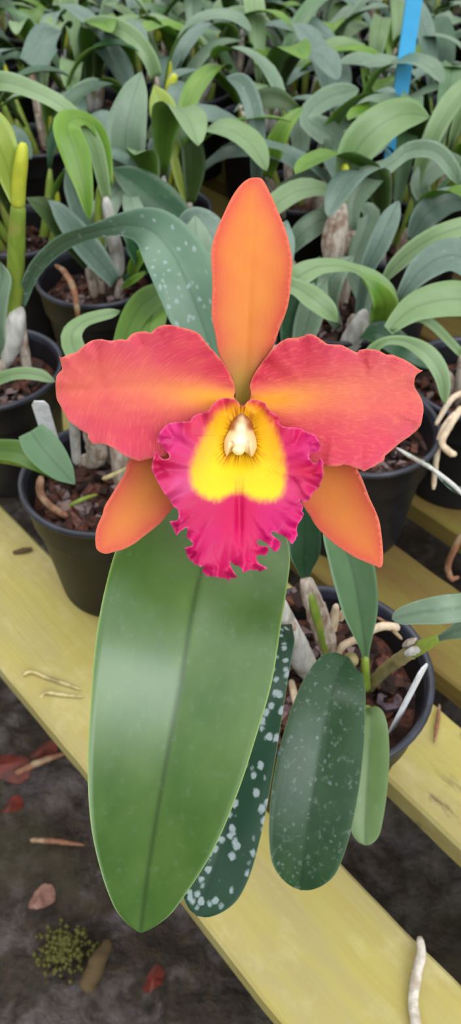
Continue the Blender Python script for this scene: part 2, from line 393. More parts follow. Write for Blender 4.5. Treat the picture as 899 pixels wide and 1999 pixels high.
# ------------------------------------------------------------------ pots
R_, H_ = .069, .125
POT_PROF = [(0, .003), (.046, .003), (.050, 0), (.052, .002), (.0528, .008), (.0605, .088), (.0615, .0895), (.0632, .090), (.0638, .092), (.0662, .1195),
            (.0678, .1205), (.0690, .1225), (.0688, .1250), (.0672, .1262), (.0650, .1255), (.0640, .1235), (.0630, .118), (.0600, .09), (.0560, .05), (.0535, .02), (0, .02)]
def pot_mesh(name, parent, seg=56):
    V, Fc = lathe(POT_PROF, seg); o = mesh_obj(name, V, Fc, [M['pot'], M['rim']], None, [1 if 9 <= i//seg <= 15 else 0 for i in range(len(Fc))]); o.parent = parent; return o
def chips(rad, top, n, seed, rnd=None):
    r = random.Random(seed); V, Fc = [], []
    seg = 26
    V.append((0, 0, top)); rings = 7
    for q in range(1, rings+1):
        for k in range(seg):
            a = 2*PI*k/seg; rr = rad*q/rings
            V.append((rr*math.cos(a), rr*math.sin(a), top+.005*noise.noise(Vector((rr*math.cos(a)*60, rr*math.sin(a)*60, seed)))-(.002 if q == rings else 0)))
    for k in range(seg): Fc.append((0, 1+k, 1+(k+1) % seg))
    for q in range(rings-1):
        for k in range(seg):
            a = 1+q*seg+k; b = 1+q*seg+(k+1) % seg; Fc.append((a, a+seg, b+seg, b))
    for _ in range(n):
        rr = (rad-.012)*math.sqrt(r.random()); an = r.uniform(0, 2*PI)
        c = Vector((rr*math.cos(an), rr*math.sin(an), top+r.uniform(-.001, .009)))
        ax = Vector((r.gauss(0, 1), r.gauss(0, 1), r.gauss(0, .35))).normalized(); bx = ax.cross(Vector((r.gauss(0, .4), r.gauss(0, .4), 1))).normalized(); cx = ax.cross(bx)
        l, w_, h = r.uniform(.004, .012), r.uniform(.003, .006), r.uniform(.0015, .0035)
        b0 = len(V)
        for i in (-1, 1):
            for j, k in ((-1, -1), (1, -1), (1, 1), (-1, 1)):
                V.append(c+ax*(i*l*r.uniform(.6, 1))+bx*(j*w_*r.uniform(.5, 1))+cx*(k*h*r.uniform(.6, 1.1)))
        Fc += [(b0, b0+1, b0+2, b0+3), (b0+7, b0+6, b0+5, b0+4)]+[(b0+k, b0+4+k, b0+4+(k+1) % 4, b0+(k+1) % 4) for k in range(4)]
    return V, Fc
def medium(parent, n, seed, top=.100, rad=.0612):
    V, Fc = chips(rad, top, n, seed); o = mesh_obj('bark_mix', V, Fc, M['bark'], smooth=False); o.parent = parent; o['kind'] = 'stuff'; return o
def potted(label, px=None, xy=None, chips_n=90, seed=1, rotz=0):
    if px: p = onplane(px[0], px[1], H_); xy = (p.x, p.y)
    r = thing('potted_orchid', label, 'potted orchid', (xy[0], xy[1], 0))
    pot_mesh('pot', r); medium(r, chips_n, seed); return r
def cane(root, p0, pts_mid, foot, r0, r1, mat='bulb', name='pseudobulb', **k):
    """tube from a leaf base down to a foot point (dx,dy) in the pot"""
    ft = Vector(root.location)+Vector((foot[0], foot[1], .094))
    pts = [ft]+pts_mid+[p0]
    rr = [r0+(r1-r0)*i/(len(pts)-1) for i in range(len(pts))]
    rr[0] *= .8
    if len(pts) > 2: rr[1] *= 1.2
    return tube(name, pts, rr, M[mat], root, n=18, seg=12, bump=.12, **k)
def cane_auto(root, st, mat='bulb', foot=None, r=.0055):
    p0 = W(*st[:3]); L = Vector(root.location)
    if foot is None:
        dx, dy = p0.x-L.x, p0.y-L.y; q = math.hypot(dx, dy); k = min(.035, q)/max(q, 1e-6); foot = (dx*k*.6, dy*k*.6)
    ft = L+Vector((foot[0], foot[1], .094)); mid = ft.lerp(p0, .45)+Vector((0, 0, .012))
    return cane(root, p0, [mid], foot, r, r*.45, mat)

potA = potted('potted orchid holding the huge orange and magenta bloom, in the nearest black pot', (635, 1305), chips_n=170, seed=3)
potB = potted('potted orchid in the black pot left of the bloom, white label beside its rim', (204, 925), chips_n=130, seed=5)
potC = potted('potted orchid at left edge whose long white-flecked leaf arches behind the bloom', (-20, 715), chips_n=120, seed=6)
potD = potted('potted orchid with a reddish root over its rim, behind the spotted arching leaf', (190, 535), chips_n=120, seed=7)
potE = potted('potted orchid in black pot half hidden under the right petal', (705, 825), chips_n=100, seed=8)
potF = potted('potted orchid at right edge with pale roots dangling over its rim', (935, 735), chips_n=110, seed=9)
potG = potted('potted orchid with a bright green curling leaf, above the right petal', (655, 600), chips_n=100, seed=10)
potM = potted('potted orchid directly behind the upper orange sepal, showing only dark leaves', xy=(-.022, .665), chips_n=70, seed=11)
NEAR = [potA, potB, potC, potD, potE, potF, potG, potM]

# ------------------------------------------------------------------ the flower
def spline_closed(pts, step=3.0, smooth=True):
    P = np.array(pts, float); n = len(P); out = []
    for i in range(n):
        p0, p1, p2, p3 = P[i-1], P[i], P[(i+1) % n], P[(i+2) % n]
        m = max(1, int(round(np.linalg.norm(p2-p1)/step)))
        for k in range(m):
            t = k/m
            q = .5*((2*p1)+(-p0+p2)*t+(2*p0-5*p1+4*p2-p3)*t*t+(-p0+3*p1-3*p2+p3)*t**3) if smooth else p1+(p2-p1)*t
            out.append(q)
    return np.array(out)
def inside(P, poly):
    x, y = P[:, 0], P[:, 1]; r = np.zeros(len(P), bool); n = len(poly); j = n-1
    for i in range(n):
        xi, yi = poly[i]; xj, yj = poly[j]
        c = ((yi > y) != (yj > y)) & (x < (xj-xi)*(y-yi)/((yj-yi) if yj != yi else 1e-9)+xi); r ^= c; j = i
    return r
def dist(P, poly):
    A = np.asarray(poly, float); B = np.roll(A, -1, 0); D = B-A; L2 = np.maximum((D**2).sum(1), 1e-9)
    best = np.full(len(P), 1e9); arg = np.zeros(len(P)); cum = np.r_[0, np.cumsum(np.sqrt(L2))]
    for i in range(len(A)):
        t = np.clip(((P-A[i])@D[i])/L2[i], 0, 1); q = A[i]+t[:, None]*D[i]; d = np.linalg.norm(P-q, axis=1)
        m = d < best; best[m] = d[m]; arg[m] = cum[i]+t[m]*math.sqrt(L2[i])
    return best, arg
def idw(P, ctrl, pw=4.2, soft=240., fac=(.86, .80, .90)):
    C = np.array([c[:2] for c in ctrl], float); K = np.array([lin(c[2:5]) for c in ctrl])
    d2 = ((P[:, None, :]-C[None])**2).sum(2)+soft; w = d2**(-pw/2); return ((w[:, :, None]*K[None]).sum(1)/w.sum(1)[:, None])**1.05*np.array([fac])
def sheet(name, outline, step, zfn, d0, mat, parent, pigment, vein, th=.0006, ost=3.0, rim=None):
    O = spline_closed(outline, ost)
    x0, y0 = O.min(0); x1, y1 = O.max(0); r = np.random.RandomState(1)
    G = []
    j = 0; y = y0
    while y < y1:
        xs = np.arange(x0+(step/2 if j % 2 else 0), x1, step); G.append(np.stack([xs, np.full(len(xs), y)], 1)); y += step*.866; j += 1
    G = np.concatenate(G); G = G+r.uniform(-.12, .12, G.shape)*step
    G = G[inside(G, O)]; dd, _ = dist(G, O); G = G[dd > step*.55]
    P = np.concatenate([O, G]); nO = len(O)
    vs, es, fs, *_ = delaunay_2d_cdt([Vector(p) for p in P], [(i, (i+1) % nO) for i in range(nO)], [], 1, 1e-4)
    P = np.array([tuple(v) for v in vs]); de, sa = dist(P, O)
    z = zfn(P[:, 0], P[:, 1], de, sa)
    n = len(P)
    thk = th*np.clip(de/6+.35, 0, 1)
    V = [W(P[i, 0], P[i, 1], d0-z[i]) for i in range(n)]+[W(P[i, 0], P[i, 1], d0-z[i]+thk[i]) for i in range(n)]
    Fc = []; cnt = {}
    for f in fs:
        f = list(f)
        a, b, c = (P[q] for q in f[:3])
        if (b[0]-a[0])*(c[1]-a[1])-(b[1]-a[1])*(c[0]-a[0]) > 0: f = f[::-1]
        Fc.append(tuple(f)); Fc.append(tuple(n+q for q in f[::-1]))
        for k in range(len(f)):
            cnt[(f[k], f[(k+1) % len(f)])] = 1
    for (a, b) in list(cnt):
        if (b, a) not in cnt: Fc.append((b, a, n+a, n+b))
    pg = pigment(P, de, sa)
    if rim is not None:
        k = np.clip(1-de/rim[3], 0, 1)[:, None]*rim[4]; pg = pg*(1-k)+np.array(lin(rim[:3]))*k
    pg = np.concatenate([pg, np.ones((n, 1))], 1); vn = vein(P, de)
    return adopt_sub(mesh_obj(name, V, Fc, mat, None, None, True, {'pigment': ('FLOAT_COLOR', np.concatenate([pg, pg])), 'vein': ('FLOAT_VECTOR', np.concatenate([vn, vn]))}), parent)
def adopt_sub(o, parent):
    root = parent
    while root.parent: root = root.parent
    o.parent = parent; o.data.transform(__import__('mathutils').Matrix.Translation(-Vector(root.location))); return o
def fanvein(bx, by):
    def f(P, de):
        a = np.arctan2(P[:, 1]-by, P[:, 0]-bx); r = np.hypot(P[:, 0]-bx, P[:, 1]-by)
        a = np.where(a < -PI/2, a+2*PI, a)
        return np.stack([a*(.35+r/260), r/100, np.zeros(len(P))], 1)
    return f
FD = .280
# stalk and ovary behind the bloom carry all of it
ped = tube('flower', [W(445, 1035, .352), W(440, 985, .350), W(452, 900, .328), W(470, 825, .302), W(470, 792, .292)], [.0030, .0028, .0026, .0032, .0040], M['bulb_g'], potA, n=20, seg=12)
ped['label'] = 'large open bloom with coral petals, orange sepals and a frilled magenta and yellow lip'
def mixc(a, b, k): return a*(1-k[:, None])+b*k[:, None]
def col_(*c): return np.array([lin(c)])
def pig_sepal(P, de, sa, base=None):
    nz = np.array([noise.noise(Vector((p[0]/38, p[1]/38, 1))) for p in P])*.35
    c = mixc(col_(236, 142, 56), col_(224, 92, 66), np.clip(np.exp(-de/26)*1.15+nz*.5, 0, 1)); c = mixc(c, col_(222, 74, 62), np.exp(-de/10)*.5)
    if base is not None: c = mixc(c, col_(176, 150, 52), np.clip((base(P)), 0, 1))
    return c*.88
def pig_petal(bx, by, sg, sl):
    def f(P, de, sa):
        dx = (P[:, 0]-bx)*sg; s = np.clip(dx/345, 0, 1.1); mid = P[:, 1]-by-sl*dx
        nz = np.array([noise.noise(Vector((p[0]/60, p[1]/22, 5)))+.5*noise.noise(Vector((p[0]/22, p[1]/9, 2))) for p in P])
        band = np.exp(-(mid/(24+50*s))**2)*np.clip(1.15-s*.55, 0, 1); band = np.clip(band+nz*.22, 0, 1)
        mar = mixc(col_(206, 30, 56)+0*P[:, :1], col_(218, 62, 84), np.clip(s*1.7, 0, 1))
        mar = mixc(mar, col_(220, 84, 112), np.clip(np.exp(-de/20)*s, 0, 1)*.6)
        c = mixc(mar, col_(240, 126, 88), band*.85)
        ye = np.exp(-(mid/(15+40*s))**2)*np.exp(-(s/.34)**2)
        return mixc(c, col_(254, 176, 36), np.clip(ye*1.25, 0, 1))*np.array([[.88, .82, .92]])
    return f
S_D = [(460,790),(458,764),(446,728),(428,694),(420,655),(413,620),(413,590),(414,550),(411.5,502),(414,478),(422,450),(436,418),(448,392),(460,372),(474,356),(487,348),(497,346.5),(508,347.5),(516,356),(530,384),(544,416),(558,452),(567,488),(570,510),(568,546),(563,590),(555,618),(545,642),(532,678),(503,718),(489,751),(488,790)]
def zD(x, y, de, sa):
    v = (x-(474+ (790-y)*.045))/75; s = (790-y)/440
    return -.0105+.0075*np.sin(s*PI*.9)-.004*s**3+.0035*v*v-.0008*np.exp(-(v/.12)**2)
sheet('dorsal_sepal', S_D, 6, zD, FD, M['sepal'], ped,
      lambda P, de, sa: pig_sepal(P, de, sa, lambda P: (P[:, 1]-670)/90),
      lambda P, de: np.stack([(P[:, 0]-480)/60, P[:, 1]/100, P[:, 0]*0], 1), rim=(240, 140, 100, 3.5, .5))
S_L = [(251,900),(244,922),(232,942),(216,968),(204,988),(199,1006),(190,1026),(186.5,1042),(186,1060),(190,1074),(205,1081),(224,1077),(244,1071),(264,1060),(278,1049),(300,1032),(316,1018),(328,1003),(340,988),(372,950),(420,890),(462,825),(440,805),(360,845),(290,875)]
def zSL(x, y, de, sa):
    s = np.hypot(x-460, y-815)/380; c = ((x-460)*.70+(y-815)*(.72)); c = ((x-460)*.70+(y-815)*.71)/75
    return -.012-.003*np.sin(s*PI)+.004*s*s+.004*np.exp(-de/22)*0+.003*c*c
sheet('lateral_sepal', S_L, 6, zSL, FD, M['sepal'], ped,
      pig_sepal,
      lambda P, de: np.stack([((P[:, 0]-460)*.7+(P[:, 1]-815)*.71)/45, P[:, 1]/100, P[:, 0]*0], 1), rim=(244, 150, 110, 3.5, .5))
S_R = [(690,905),(697,916),(708,938),(720,970),(732,996),(740,1018),(744,1044),(747,1076),(746.5,1100),(741,1108),(730,1104),(710,1096),(692,1088),(670,1074),(650,1060),(630,1042),(614,1024),(604,1006),(592,988),(562,930),(520,870),(478,805),(500,795),(580,845),(650,880)]
def zSR(x, y, de, sa):
    s = np.hypot(x-480, y-800)/410; c = (-(x-480)*.74+(y-800)*.66)/75
    return -.012-.003*np.sin(s*PI)+.004*s*s+.003*c*c
sheet('lateral_sepal', S_R, 6, zSR, FD, M['sepal'], ped,
      pig_sepal,
      lambda P, de: np.stack([(-(P[:, 0]-480)*.74+(P[:, 1]-800)*.66)/45, P[:, 1]/100, P[:, 0]*0], 1), rim=(244, 150, 120, 3.5, .5))
P_L = [(115,693),(119,698),(133,692),(147,688),(158,679),(167,672),(176,666),(186,663),(198,662),(208,664),(216,665),(226,663.5),(236,662),(246,663),(251,658),(256,653),(262,650),(269,648),(277,647),(285,647),(293,650),(298,646),(303,642),(308,638),(313,636),(322,634),(331,634),(342,636),(353,639),(363,641),(373,644),(381,647),(389,652),(395,658),(400,666),(413,681),(429,699),(438,711),(445,722),(451,735),(456,747),(459,762),(457,776),(469,792),(455,808),(430,828),(380,862),(330,888),(296,895),(285,897),(274,900),(266,899),(258,896),(250,892),(242,889),(233,883),(225,877),(217,873),(209,869),(198,866),(190,866),(183,867),(178,863),(173,858),(171,853),(172,848),(165,844),(158,840),(150,834),(142,828),(136,823),(131,817),(127,809),(122,801),(117,791),(111,780),(109,766),(108,751),(109,740),(112,731),(121,721),(120,715),(119,709)]
P_R = [(488,778),(489,765),(487,755),(491,740),(496,730),(502,720),(509,710),(516,700),(524,690),(532,680),(540,673),(547,667),(555,663),(562,660),(571,659.5),(580,659),(591,656),(598,653),(605,652),(612,654),(618,657),(625,662),(631,666),(636,670),(642,672),(653,672.5),(665,673),(672,676),(679,680),(688,684.5),(697,688),(699,684),(707,682),(716,681),(727,682),(738,684),(746,688),(753,692),(760,692),(767,693),(777,697),(787,701),(796,706),(805,712),(812,717),(820,722),(825,723),(819,727),(813,731),(810,736),(809,740),(808,748),(809,756),(813,763),(818,771),(822,779),(825,789),(826,799),(825,809),(821,829),(817,835),(813,840),(806,846),(799,852),(790,858),(780,865),(773,871),(765,878),(757,885),(751,890),(750,896),(747,901),(738,905),(729,911),(720,915),(711,920),(706,919),(702,916),(691,913),(682,909),(676,908),(669,907),(664,909),(658,910),(646,910),(633,909),(600,896),(560,870),(520,835),(482,797)]
def zP(bx, by, sg):
    def f(x, y, de, sa):
        dx = (x-bx)*sg; s = dx/350; a = np.arctan2(y-(by-10), np.maximum(dx, 1)); mid = (y-(760 if sg < 0 else 785))
        mid = mid-.0*dx
        z = -.0035+.008*np.sin(np.clip(s, 0, 1)*PI*.55)-.004*np.clip(s, 0, 1)**3*1.5
        z += .0035*(mid/130)**2*np.clip(s*1.5, 0, 1)-.0003*np.exp(-(mid/12)**2)
        ru = np.exp(-de/34)
        z += ru*(.0008*np.sin(sa/17+1)+.0005*np.sin(sa/7.1))
        z += .0003*np.sin(a*15)*np.clip(s, 0, 1)
        return z
    return f
sheet('petal', P_L, 5.5, zP(460, 785, -1), FD, M['petal'], ped, pig_petal(462, 782, -1, -.115), fanvein(462, 778), rim=(240, 140, 110, 2.6, .6), ost=2.5)
sheet('petal', P_R, 5.5, zP(486, 785, 1), FD, M['petal'], ped, pig_petal(484, 785, 1, -.075), fanvein(486, 778), rim=(240, 140, 110, 2.6, .6), ost=2.5)
LIP = [(468,791),(464,785),(460,781),(450,778),(438,777),(426,781),(416,788),(411,796),(408,801),(398,805),(384,809),(374,815),(371,822),(360,823),(350,824),(332,826),(318,836),(310,848),(307,858),(308,864),(315,866),(314,873),(322,879),(329,887),(330,893),(325,896),(318,896),(311,890),(305,881),(301,889),(297,902),(296,916),(302,930),(310,946),(320,962),(331,977),(338,989),(345,993),(348,1001),(347,1013),(340,1017),(331,1018),(337,1030),(344,1045),(350,1039),(364,1030),(365,1038),(363,1048),(370,1054),(376,1063),(366,1068),(360,1070),(364,1082),(370,1094),(375,1096),(378,1101),(382,1103),(386,1103),(392,1107),(396,1104),(394,1116),(398,1119),(402,1125),(407,1124),(412,1127),(416,1125),(420,1127),(424,1126),(428,1130),(432,1128),(436,1130),(441,1130),(446,1134),(451,1129),(457,1129),(463,1125),(456,1116),(450,1104),(449,1096),(453,1100),(459,1104),(464,1105),(471,1110),(474,1118),(482,1115),(490,1112),(494,1114),(499,1113),(504,1114),(508,1117),(513,1113),(521,1111),(519,1107),(513,1104),(505,1099),(500,1087),(509,1083),(517,1085),(521,1081),(524,1076),(523,1067),(513,1066),(504,1063),(501,1058),(505,1054),(513,1057),(522,1063),(528,1070),(535,1077),(540,1076),(544,1072),(547,1065),(547,1057),(538,1050),(529,1042),(530,1038),(535,1039),(545,1043),(558,1050),(569,1062),(573,1058),(577,1053),(578,1048),(581,1045),(579,1036),(581,1025),(585,1018),(589,1013),(590,1009),(593,1004),(591,1000),(589,998),(591,991),(590,985),(585,977),(594,980),(604,975),(606,970),(608,965),(614,959),(623,951),(625,943),(630,932),(631,922),(630,914),(631,904),(628,898),(624,894),(622,898),(620,901),(612,903),(605,897),(603,890),(608,885),(616,883),(624,880),(625,868),(620,858),(614,849),(600,844),(588,837),(574,834),(560,834),(548,830),(544,824),(546,816),(538,809),(528,803),(521,796),(518,788),(506,782),(496,780),(484,783),(478,789),(473,793)]
YEL = [(464,786),(446,792),(424,804),(410,822),(397,848),(385,872),(374,900),(370,925),(374,948),(386,962),(402,972),(424,977),(440,970),(452,964),(466,962),(480,966),(496,975),(515,978),(536,976),(549,966),(556,945),(557,915),(553,885),(546,858),(536,835),(522,812),(508,795),(488,788)]
COLM = [(472,789),(481,801),(493,821),(494,840),(499,855),(501,872),(498,881),(493,890),(489,891.5),(482,886),(476,882),(474,886),(467,888),(459,887),(454,882),(448,884),(442,890),(438,882),(437,873),(438,858),(446,841),(451,824),(461,804)]
def zLip(x, y, de, sa):
    a = np.arctan2(y-925, x-468); r = np.hypot((x-468)/160, (y-930)/190)
    z = .006+.006*np.clip((y-900)/200, 0, 1)+.004*np.clip(r, 0, 1.2)**2
    z -= .007*np.exp(-((x-469)/44)**2-((y-850)/66)**2)         # throat
    z -= .002*np.exp(-((x-467)/7)**2)*np.clip((y-930)/60, 0, 1)*np.clip((1130-y)/100, 0, 1)
    z -= .009*np.clip((y-1040)/100, 0, 1)**2                      # front lobe rolls back
    k = np.exp(-de/26); k2 = np.clip((r-.5)/.6, 0, 1)
    z += k*(.0020*np.sin(sa/9.5)+.0009*np.sin(sa/4.3+2))
    z += k2*(.0015*np.sin(a*17+.8)+.0008*np.sin(a*29))*np.clip((y-820)/60, .15, 1)
    return z
def pigLip(P, de, sa):
    mg = idw(P, [(450,1110,222,30,96),(470,1050,222,8,92),(465,1000,216,4,84),(400,1050,214,12,96),(540,1020,214,18,104),(570,1040,226,20,110),(350,1020,206,14,92),(380,1000,206,20,88),(320,930,216,44,96),(310,900,206,20,72),(340,860,226,60,118),(330,840,226,50,116),(380,830,226,62,88),(430,788,228,72,76),(500,788,226,72,60),(535,815,222,50,66),(580,850,226,34,94),(600,860,226,36,112),(610,890,222,40,110),(600,920,208,10,66),(600,950,222,50,100),(560,960,222,70,110),(580,990,214,26,104),(350,950,226,92,130),(385,990,214,44,92)])
    poly = spline_closed(YEL, 4); d, _ = dist(P, poly); ins = inside(P, poly); sdv = np.where(ins, d, -d)
    n = np.array([noise.noise(Vector((p[0]/5, p[1]/14, 3)))*4 for p in P]); sdv = sdv+n
    k = np.clip((sdv+9)/20, 0, 1); k = k*k*(3-2*k)
    core = np.clip((sdv-4)/40, 0, 1)
    ye = np.array(lin((255, 172, 22)))[None]*(1-core[:, None])+np.array(lin((255, 210, 18)))[None]*core[:, None]
    low = np.clip((P[:, 1]-900)/60, 0, 1)[:, None]; ye = ye*(1-low)+np.array(lin((255, 212, 18)))*low
    c = mg*np.array([[.96, .8, 1.12]])*(1-k[:, None])+ye*.92*k[:, None]
    # three fine lines running down the middle
    for xx in (460, 467, 474):
        g = np.exp(-((P[:, 0]-xx)/1.4)**2)*np.clip((P[:, 1]-925)/30, 0, 1)*np.clip((1010-P[:, 1])/40, 0, 1)*.5
        c = c*(1-g[:, None])+np.array(lin((190, 10, 60)))*g[:, None]
    return c
def veinLip(P, de):
    d, _ = dist(P, COLM); a = np.arctan2(P[:, 1]-850, P[:, 0]-469); r = np.hypot(P[:, 0]-469, P[:, 1]-850)
    return np.stack([a, r/100, np.clip(d/np.where(P[:, 1] > 885, 27, 15), 0, 1)], 1)
sheet('lip', LIP, 3.6, zLip, FD, M['lip'], ped, pigLip, veinLip, rim=(238, 110, 160, 2.6, .55), ost=1.8)
def zCol(x, y, de, sa):
    return .0015+.0052*(1-np.exp(-de/11))+.0035*np.clip((y-800)/80, 0, 1)-.0013*np.exp(-(np.abs(np.abs(x-468)-16)/3)**2)*(y > 862)
sheet('column', COLM, 2.6, zCol, FD, M['column'], ped,
      lambda P, de, sa: idw(P, [(472,793,150,84,40),(468,806,176,120,100),(482,812,160,90,50),(458,815,158,88,36),(492,830,160,80,44),(451,832,170,96,50),(470,818,226,196,150),(468,835,246,232,190),(468,860,250,240,206),(445,870,242,216,164),(495,872,240,208,160),(450,850,244,222,172),(490,850,236,204,156),(444,886,244,220,160),(490,888,244,216,160)], soft=30, fac=(1, 1, 1)),
      lambda P, de: np.zeros((len(P), 3)), th=.004, ost=1.5)
CAP = [(455,874),(461,869),(468,867),(474,870),(478,877),(476,883),(472,887),(467,889),(460,888),(455,884),(453,879)]
sheet('anther_cap', CAP, 2, lambda x, y, de, sa: .0085+.0022*(1-np.exp(-de/5)), FD, M['column'], ped,
      lambda P, de, sa: idw(P, [(466,878,252,244,196),(456,880,246,232,176),(476,880,246,232,176)], fac=(1, 1, 1)), lambda P, de: np.zeros((len(P), 3)), th=.004, ost=1.2)

# ------------------------------------------------------------------ plant A: leaves round the bloom
leaf('leaf', [(452,985,.352,30),(440,1000,.338,110),(418,1045,.326,148),(394,1110,.316,165),(374,1200,.306,171),(358,1300,.299,171),(340,1400,.297,160),(322,1500,.299,146),(303,1610,.305,121),(289,1700,.312,88),(280,1770,.318,54),(274,1819,.322,26)],
     ('big', 'under'), potA, fold=.24, n=70, nx=24, th=.0016, up=.0, wav=.008)['label'] = 'broad glossy green leaf hanging in front, below the lip'
leaf('leaf', [(568,1218,.440,5),(548,1250,.415,26,10),(528,1320,.392,34,10),(502,1410,.378,46,8),(474,1510,.370,57,5),(446,1610,.366,66,5),(418,1700,.365,66),(384,1787,.366,46)],
     ('spot', 'under'), potA, fold=.12, n=60, nx=16, th=.0014, up=0, base_round=True)['label'] = 'narrow dark leaf covered in white flecks'
leaf('leaf', [(678,1284,.432,20),(664,1306,.420,44),(648,1360,.405,64),(632,1440,.398,77),(616,1530,.395,82),(602,1620,.395,77),(592,1690,.398,62),(586,1736,.402,46)],
     ('dusty', 'under'), potA, fold=.20, n=56, nx=16, th=.0014, up=0, base_round=True)
leaf('leaf', [(716,1383,.448,10),(724,1400,.440,26),(722,1450,.432,36),(718,1520,.426,38),(714,1590,.424,33),(712,1650,.424,22)],
     ('small', 'under'), potA, fold=.22, n=40, nx=12, th=.0011, up=0, base_round=True)
leaf('leaf', [(713,1310,.478,6),(712,1272,.468,8),(708,1235,.458,19),(702,1190,.448,33),(694,1140,.440,40),(682,1090,.432,42),(664,1045,.424,36),(644,1000,.418,22)],
     ('fresh', 'under'), potA, fold=.35, n=44, nx=12, th=.0012, up=0)
leaf('leaf', [(596,1130,.470,7),(594,1112,.466,14),(594,1075,.458,30),(594,1030,.452,31),(590,985,.446,26),(584,950,.442,12)],
     ('dark', 'under'), potA, fold=.3, n=36, nx=12, th=.0012, up=0)
leaf('leaf', [(850,1249,.434,5),(875,1238,.424,10,-15),(905,1224,.415,20,-25),(935,1190,.408,24,-20),(930,1172,.396,24),(902,1185,.386,27),(862,1190,.384,28),(810,1197,.388,22),(764,1208,.392,13)],
     ('grey_a', 'small'), potA, fold=.1, n=60, nx=10, th=.0012, up=0)['label'] = 'pale leaf coming in from the right over the rim'
A0 = Vector(potA.location)
def tA(name, pts, rad, mat, **k): return tube(name, [W(*p) for p in pts], rad, M[mat], potA, **k)
tA('pseudobulb', [(607,1318,.515),(592,1292,.495),(566,1240,.46),(540,1185,.43),(500,1110,.39),(462,1040,.362),(452,985,.352)], [.0060,.0078,.0078,.0062,.0050,.0042,.0040], 'bulb_w', n=34, seg=16, bump=.08)
tA('pseudobulb', [(648,1290,.51),(636,1250,.50),(618,1195,.487),(602,1150,.474),(596,1128,.468)], [.0050,.0066,.0068,.0052,.0036], 'bulb', n=24, seg=14, bump=.2)
tA('green_stem', [(640,1285,.502),(628,1240,.492),(614,1190,.478),(606,1160,.470)], [.0026,.0030,.0030,.002], 'bulb_g', n=16, seg=10)
tA('pseudobulb', [(712,1345,.50),(712,1320,.487),(712,1300,.475),(713,1280,.470)], [.004,.0032,.0028,.0024], 'bulb_g', n=14, seg=10)
tA('pseudobulb', [(718,1345,.51),(745,1313,.485),(775,1290,.465),(806,1270,.450)], [.0034,.0038,.0040,.0040], 'bulb_t', n=24, seg=14, bump=.25)
tA('stem', [(802,1273,.452),(830,1258,.441),(862,1243,.431)], [.0042,.0038,.0020], 'bulb_g', n=14, seg=12)
tA('sheath', [(786,1262,.452),(800,1254,.446),(812,1246,.441)], [.0012,.0022,.0006], 'bulb', n=10, seg=8, bump=.4)
tA('sheath', [(790,1278,.450),(808,1270,.444),(826,1262,.440)], [.0016,.0026,.0006], 'bulb_w', n=10, seg=8, bump=.4)
tA('pseudobulb', [(668,1330,.508),(678,1305,.480),(684,1286,.452),(690,1292,.436)], [.005,.0045,.004,.003], 'bulb_t', n=18, seg=12)
tA('pseudobulb', [(705,1400,.505),(712,1392,.475),(717,1384,.450)], [.004,.0035,.0028], 'bulb_g', n=14, seg=10)
tA('pseudobulb', [(560,1300,.51),(556,1270,.482),(566,1232,.452),(570,1216,.440)], [.005,.005,.0038,.0028], 'bulb', n=18, seg=12)
tA('root', [(656,1282,.503),(668,1262,.498),(690,1250,.494),(712,1243,.492),(726,1230,.490),(750,1222,.488),(778,1226,.490)], [.0022,.0026,.0026,.0024,.0026,.0028,.0028], 'root', n=40, seg=10, bump=.15)
tA('root', [(648,1232,.500),(652,1205,.492),(656,1180,.486)], [.0030,.0030,.0020], 'root', n=14, seg=10, bump=.15)
tA('root', [(663,1210,.500),(668,1198,.494),(674,1190,.490)], [.0022,.0024,.0018], 'root', n=10, seg=10)
tA('root', [(568,1328,.505),(572,1348,.497),(577,1372,.49),(584,1395,.485)], [.0020,.0024,.0022,.001], 'root', n=18, seg=10)
tA('root', [(524,1376,.495),(534,1398,.488),(546,1425,.482)], [.0020,.0018,.0010], 'root_b', n=18, seg=8, bump=.3)
tA('root', [(735,1205,.492),(752,1216,.488),(768,1232,.488),(784,1248,.490)], [.001,.0012,.0014,.001], 'root_b', n=18, seg=8)
tA('root', [(678,1296,.50),(684,1286,.495)], [.003,.002], 'root', n=6, seg=8)
def chip_big(name, px, py, d, size, seed, mat, parent):
    r = random.Random(seed); c = W(px, py, d); V = []; Fc = []
    n = 7
    for k in range(n):
        a = 2*PI*k/n; q = size*r.uniform(.7, 1.1); V.append(c+Vector((math.cos(a)*q, math.sin(a)*q*.7, r.uniform(-.3, .3)*size)))
    for k in range(n): V.append(V[k]+Vector((0, 0, -size*.4)))
    Fc = [tuple(range(n)), tuple(range(n, 2*n))[::-1]]+[(k, n+k, n+(k+1) % n, (k+1) % n) for k in range(n)]
    return adopt(mesh_obj(name, V, Fc, mat, smooth=False), parent)
t = NT('grey_bark'); oc = t.objco()
M['greychip'] = t.done(t.mix(t.ramp(t.noise(oc, 160, 4), .4, .65), lin((120, 104, 116)), lin((84, 60, 58))), .7, .3)
chip_big('bark_piece', 758, 1364, .50, .011, 3, M['greychip'], potA)
chip_big('bark_piece', 590, 1160, .50, .012, 5, M['bark'], potA)
chip_big('bark_piece', 690, 1275, .51, .010, 6, M['bark'], potA)
chip_big('bark_piece', 536, 1425, .49, .012, 7, M['bark'], potA)

# ------------------------------------------------------------------ near neighbours, leaf by leaf
def L(root, st, mats, caneof=None, foot=None, **k):
    kk = dict(n=26, nx=6, th=.0010); kk.update(k)
    o = leaf('leaf', st, mats, root, seed=random.uniform(0, 9), **kk)
    if caneof: cane_auto(root, st[0], caneof, foot)
    return o
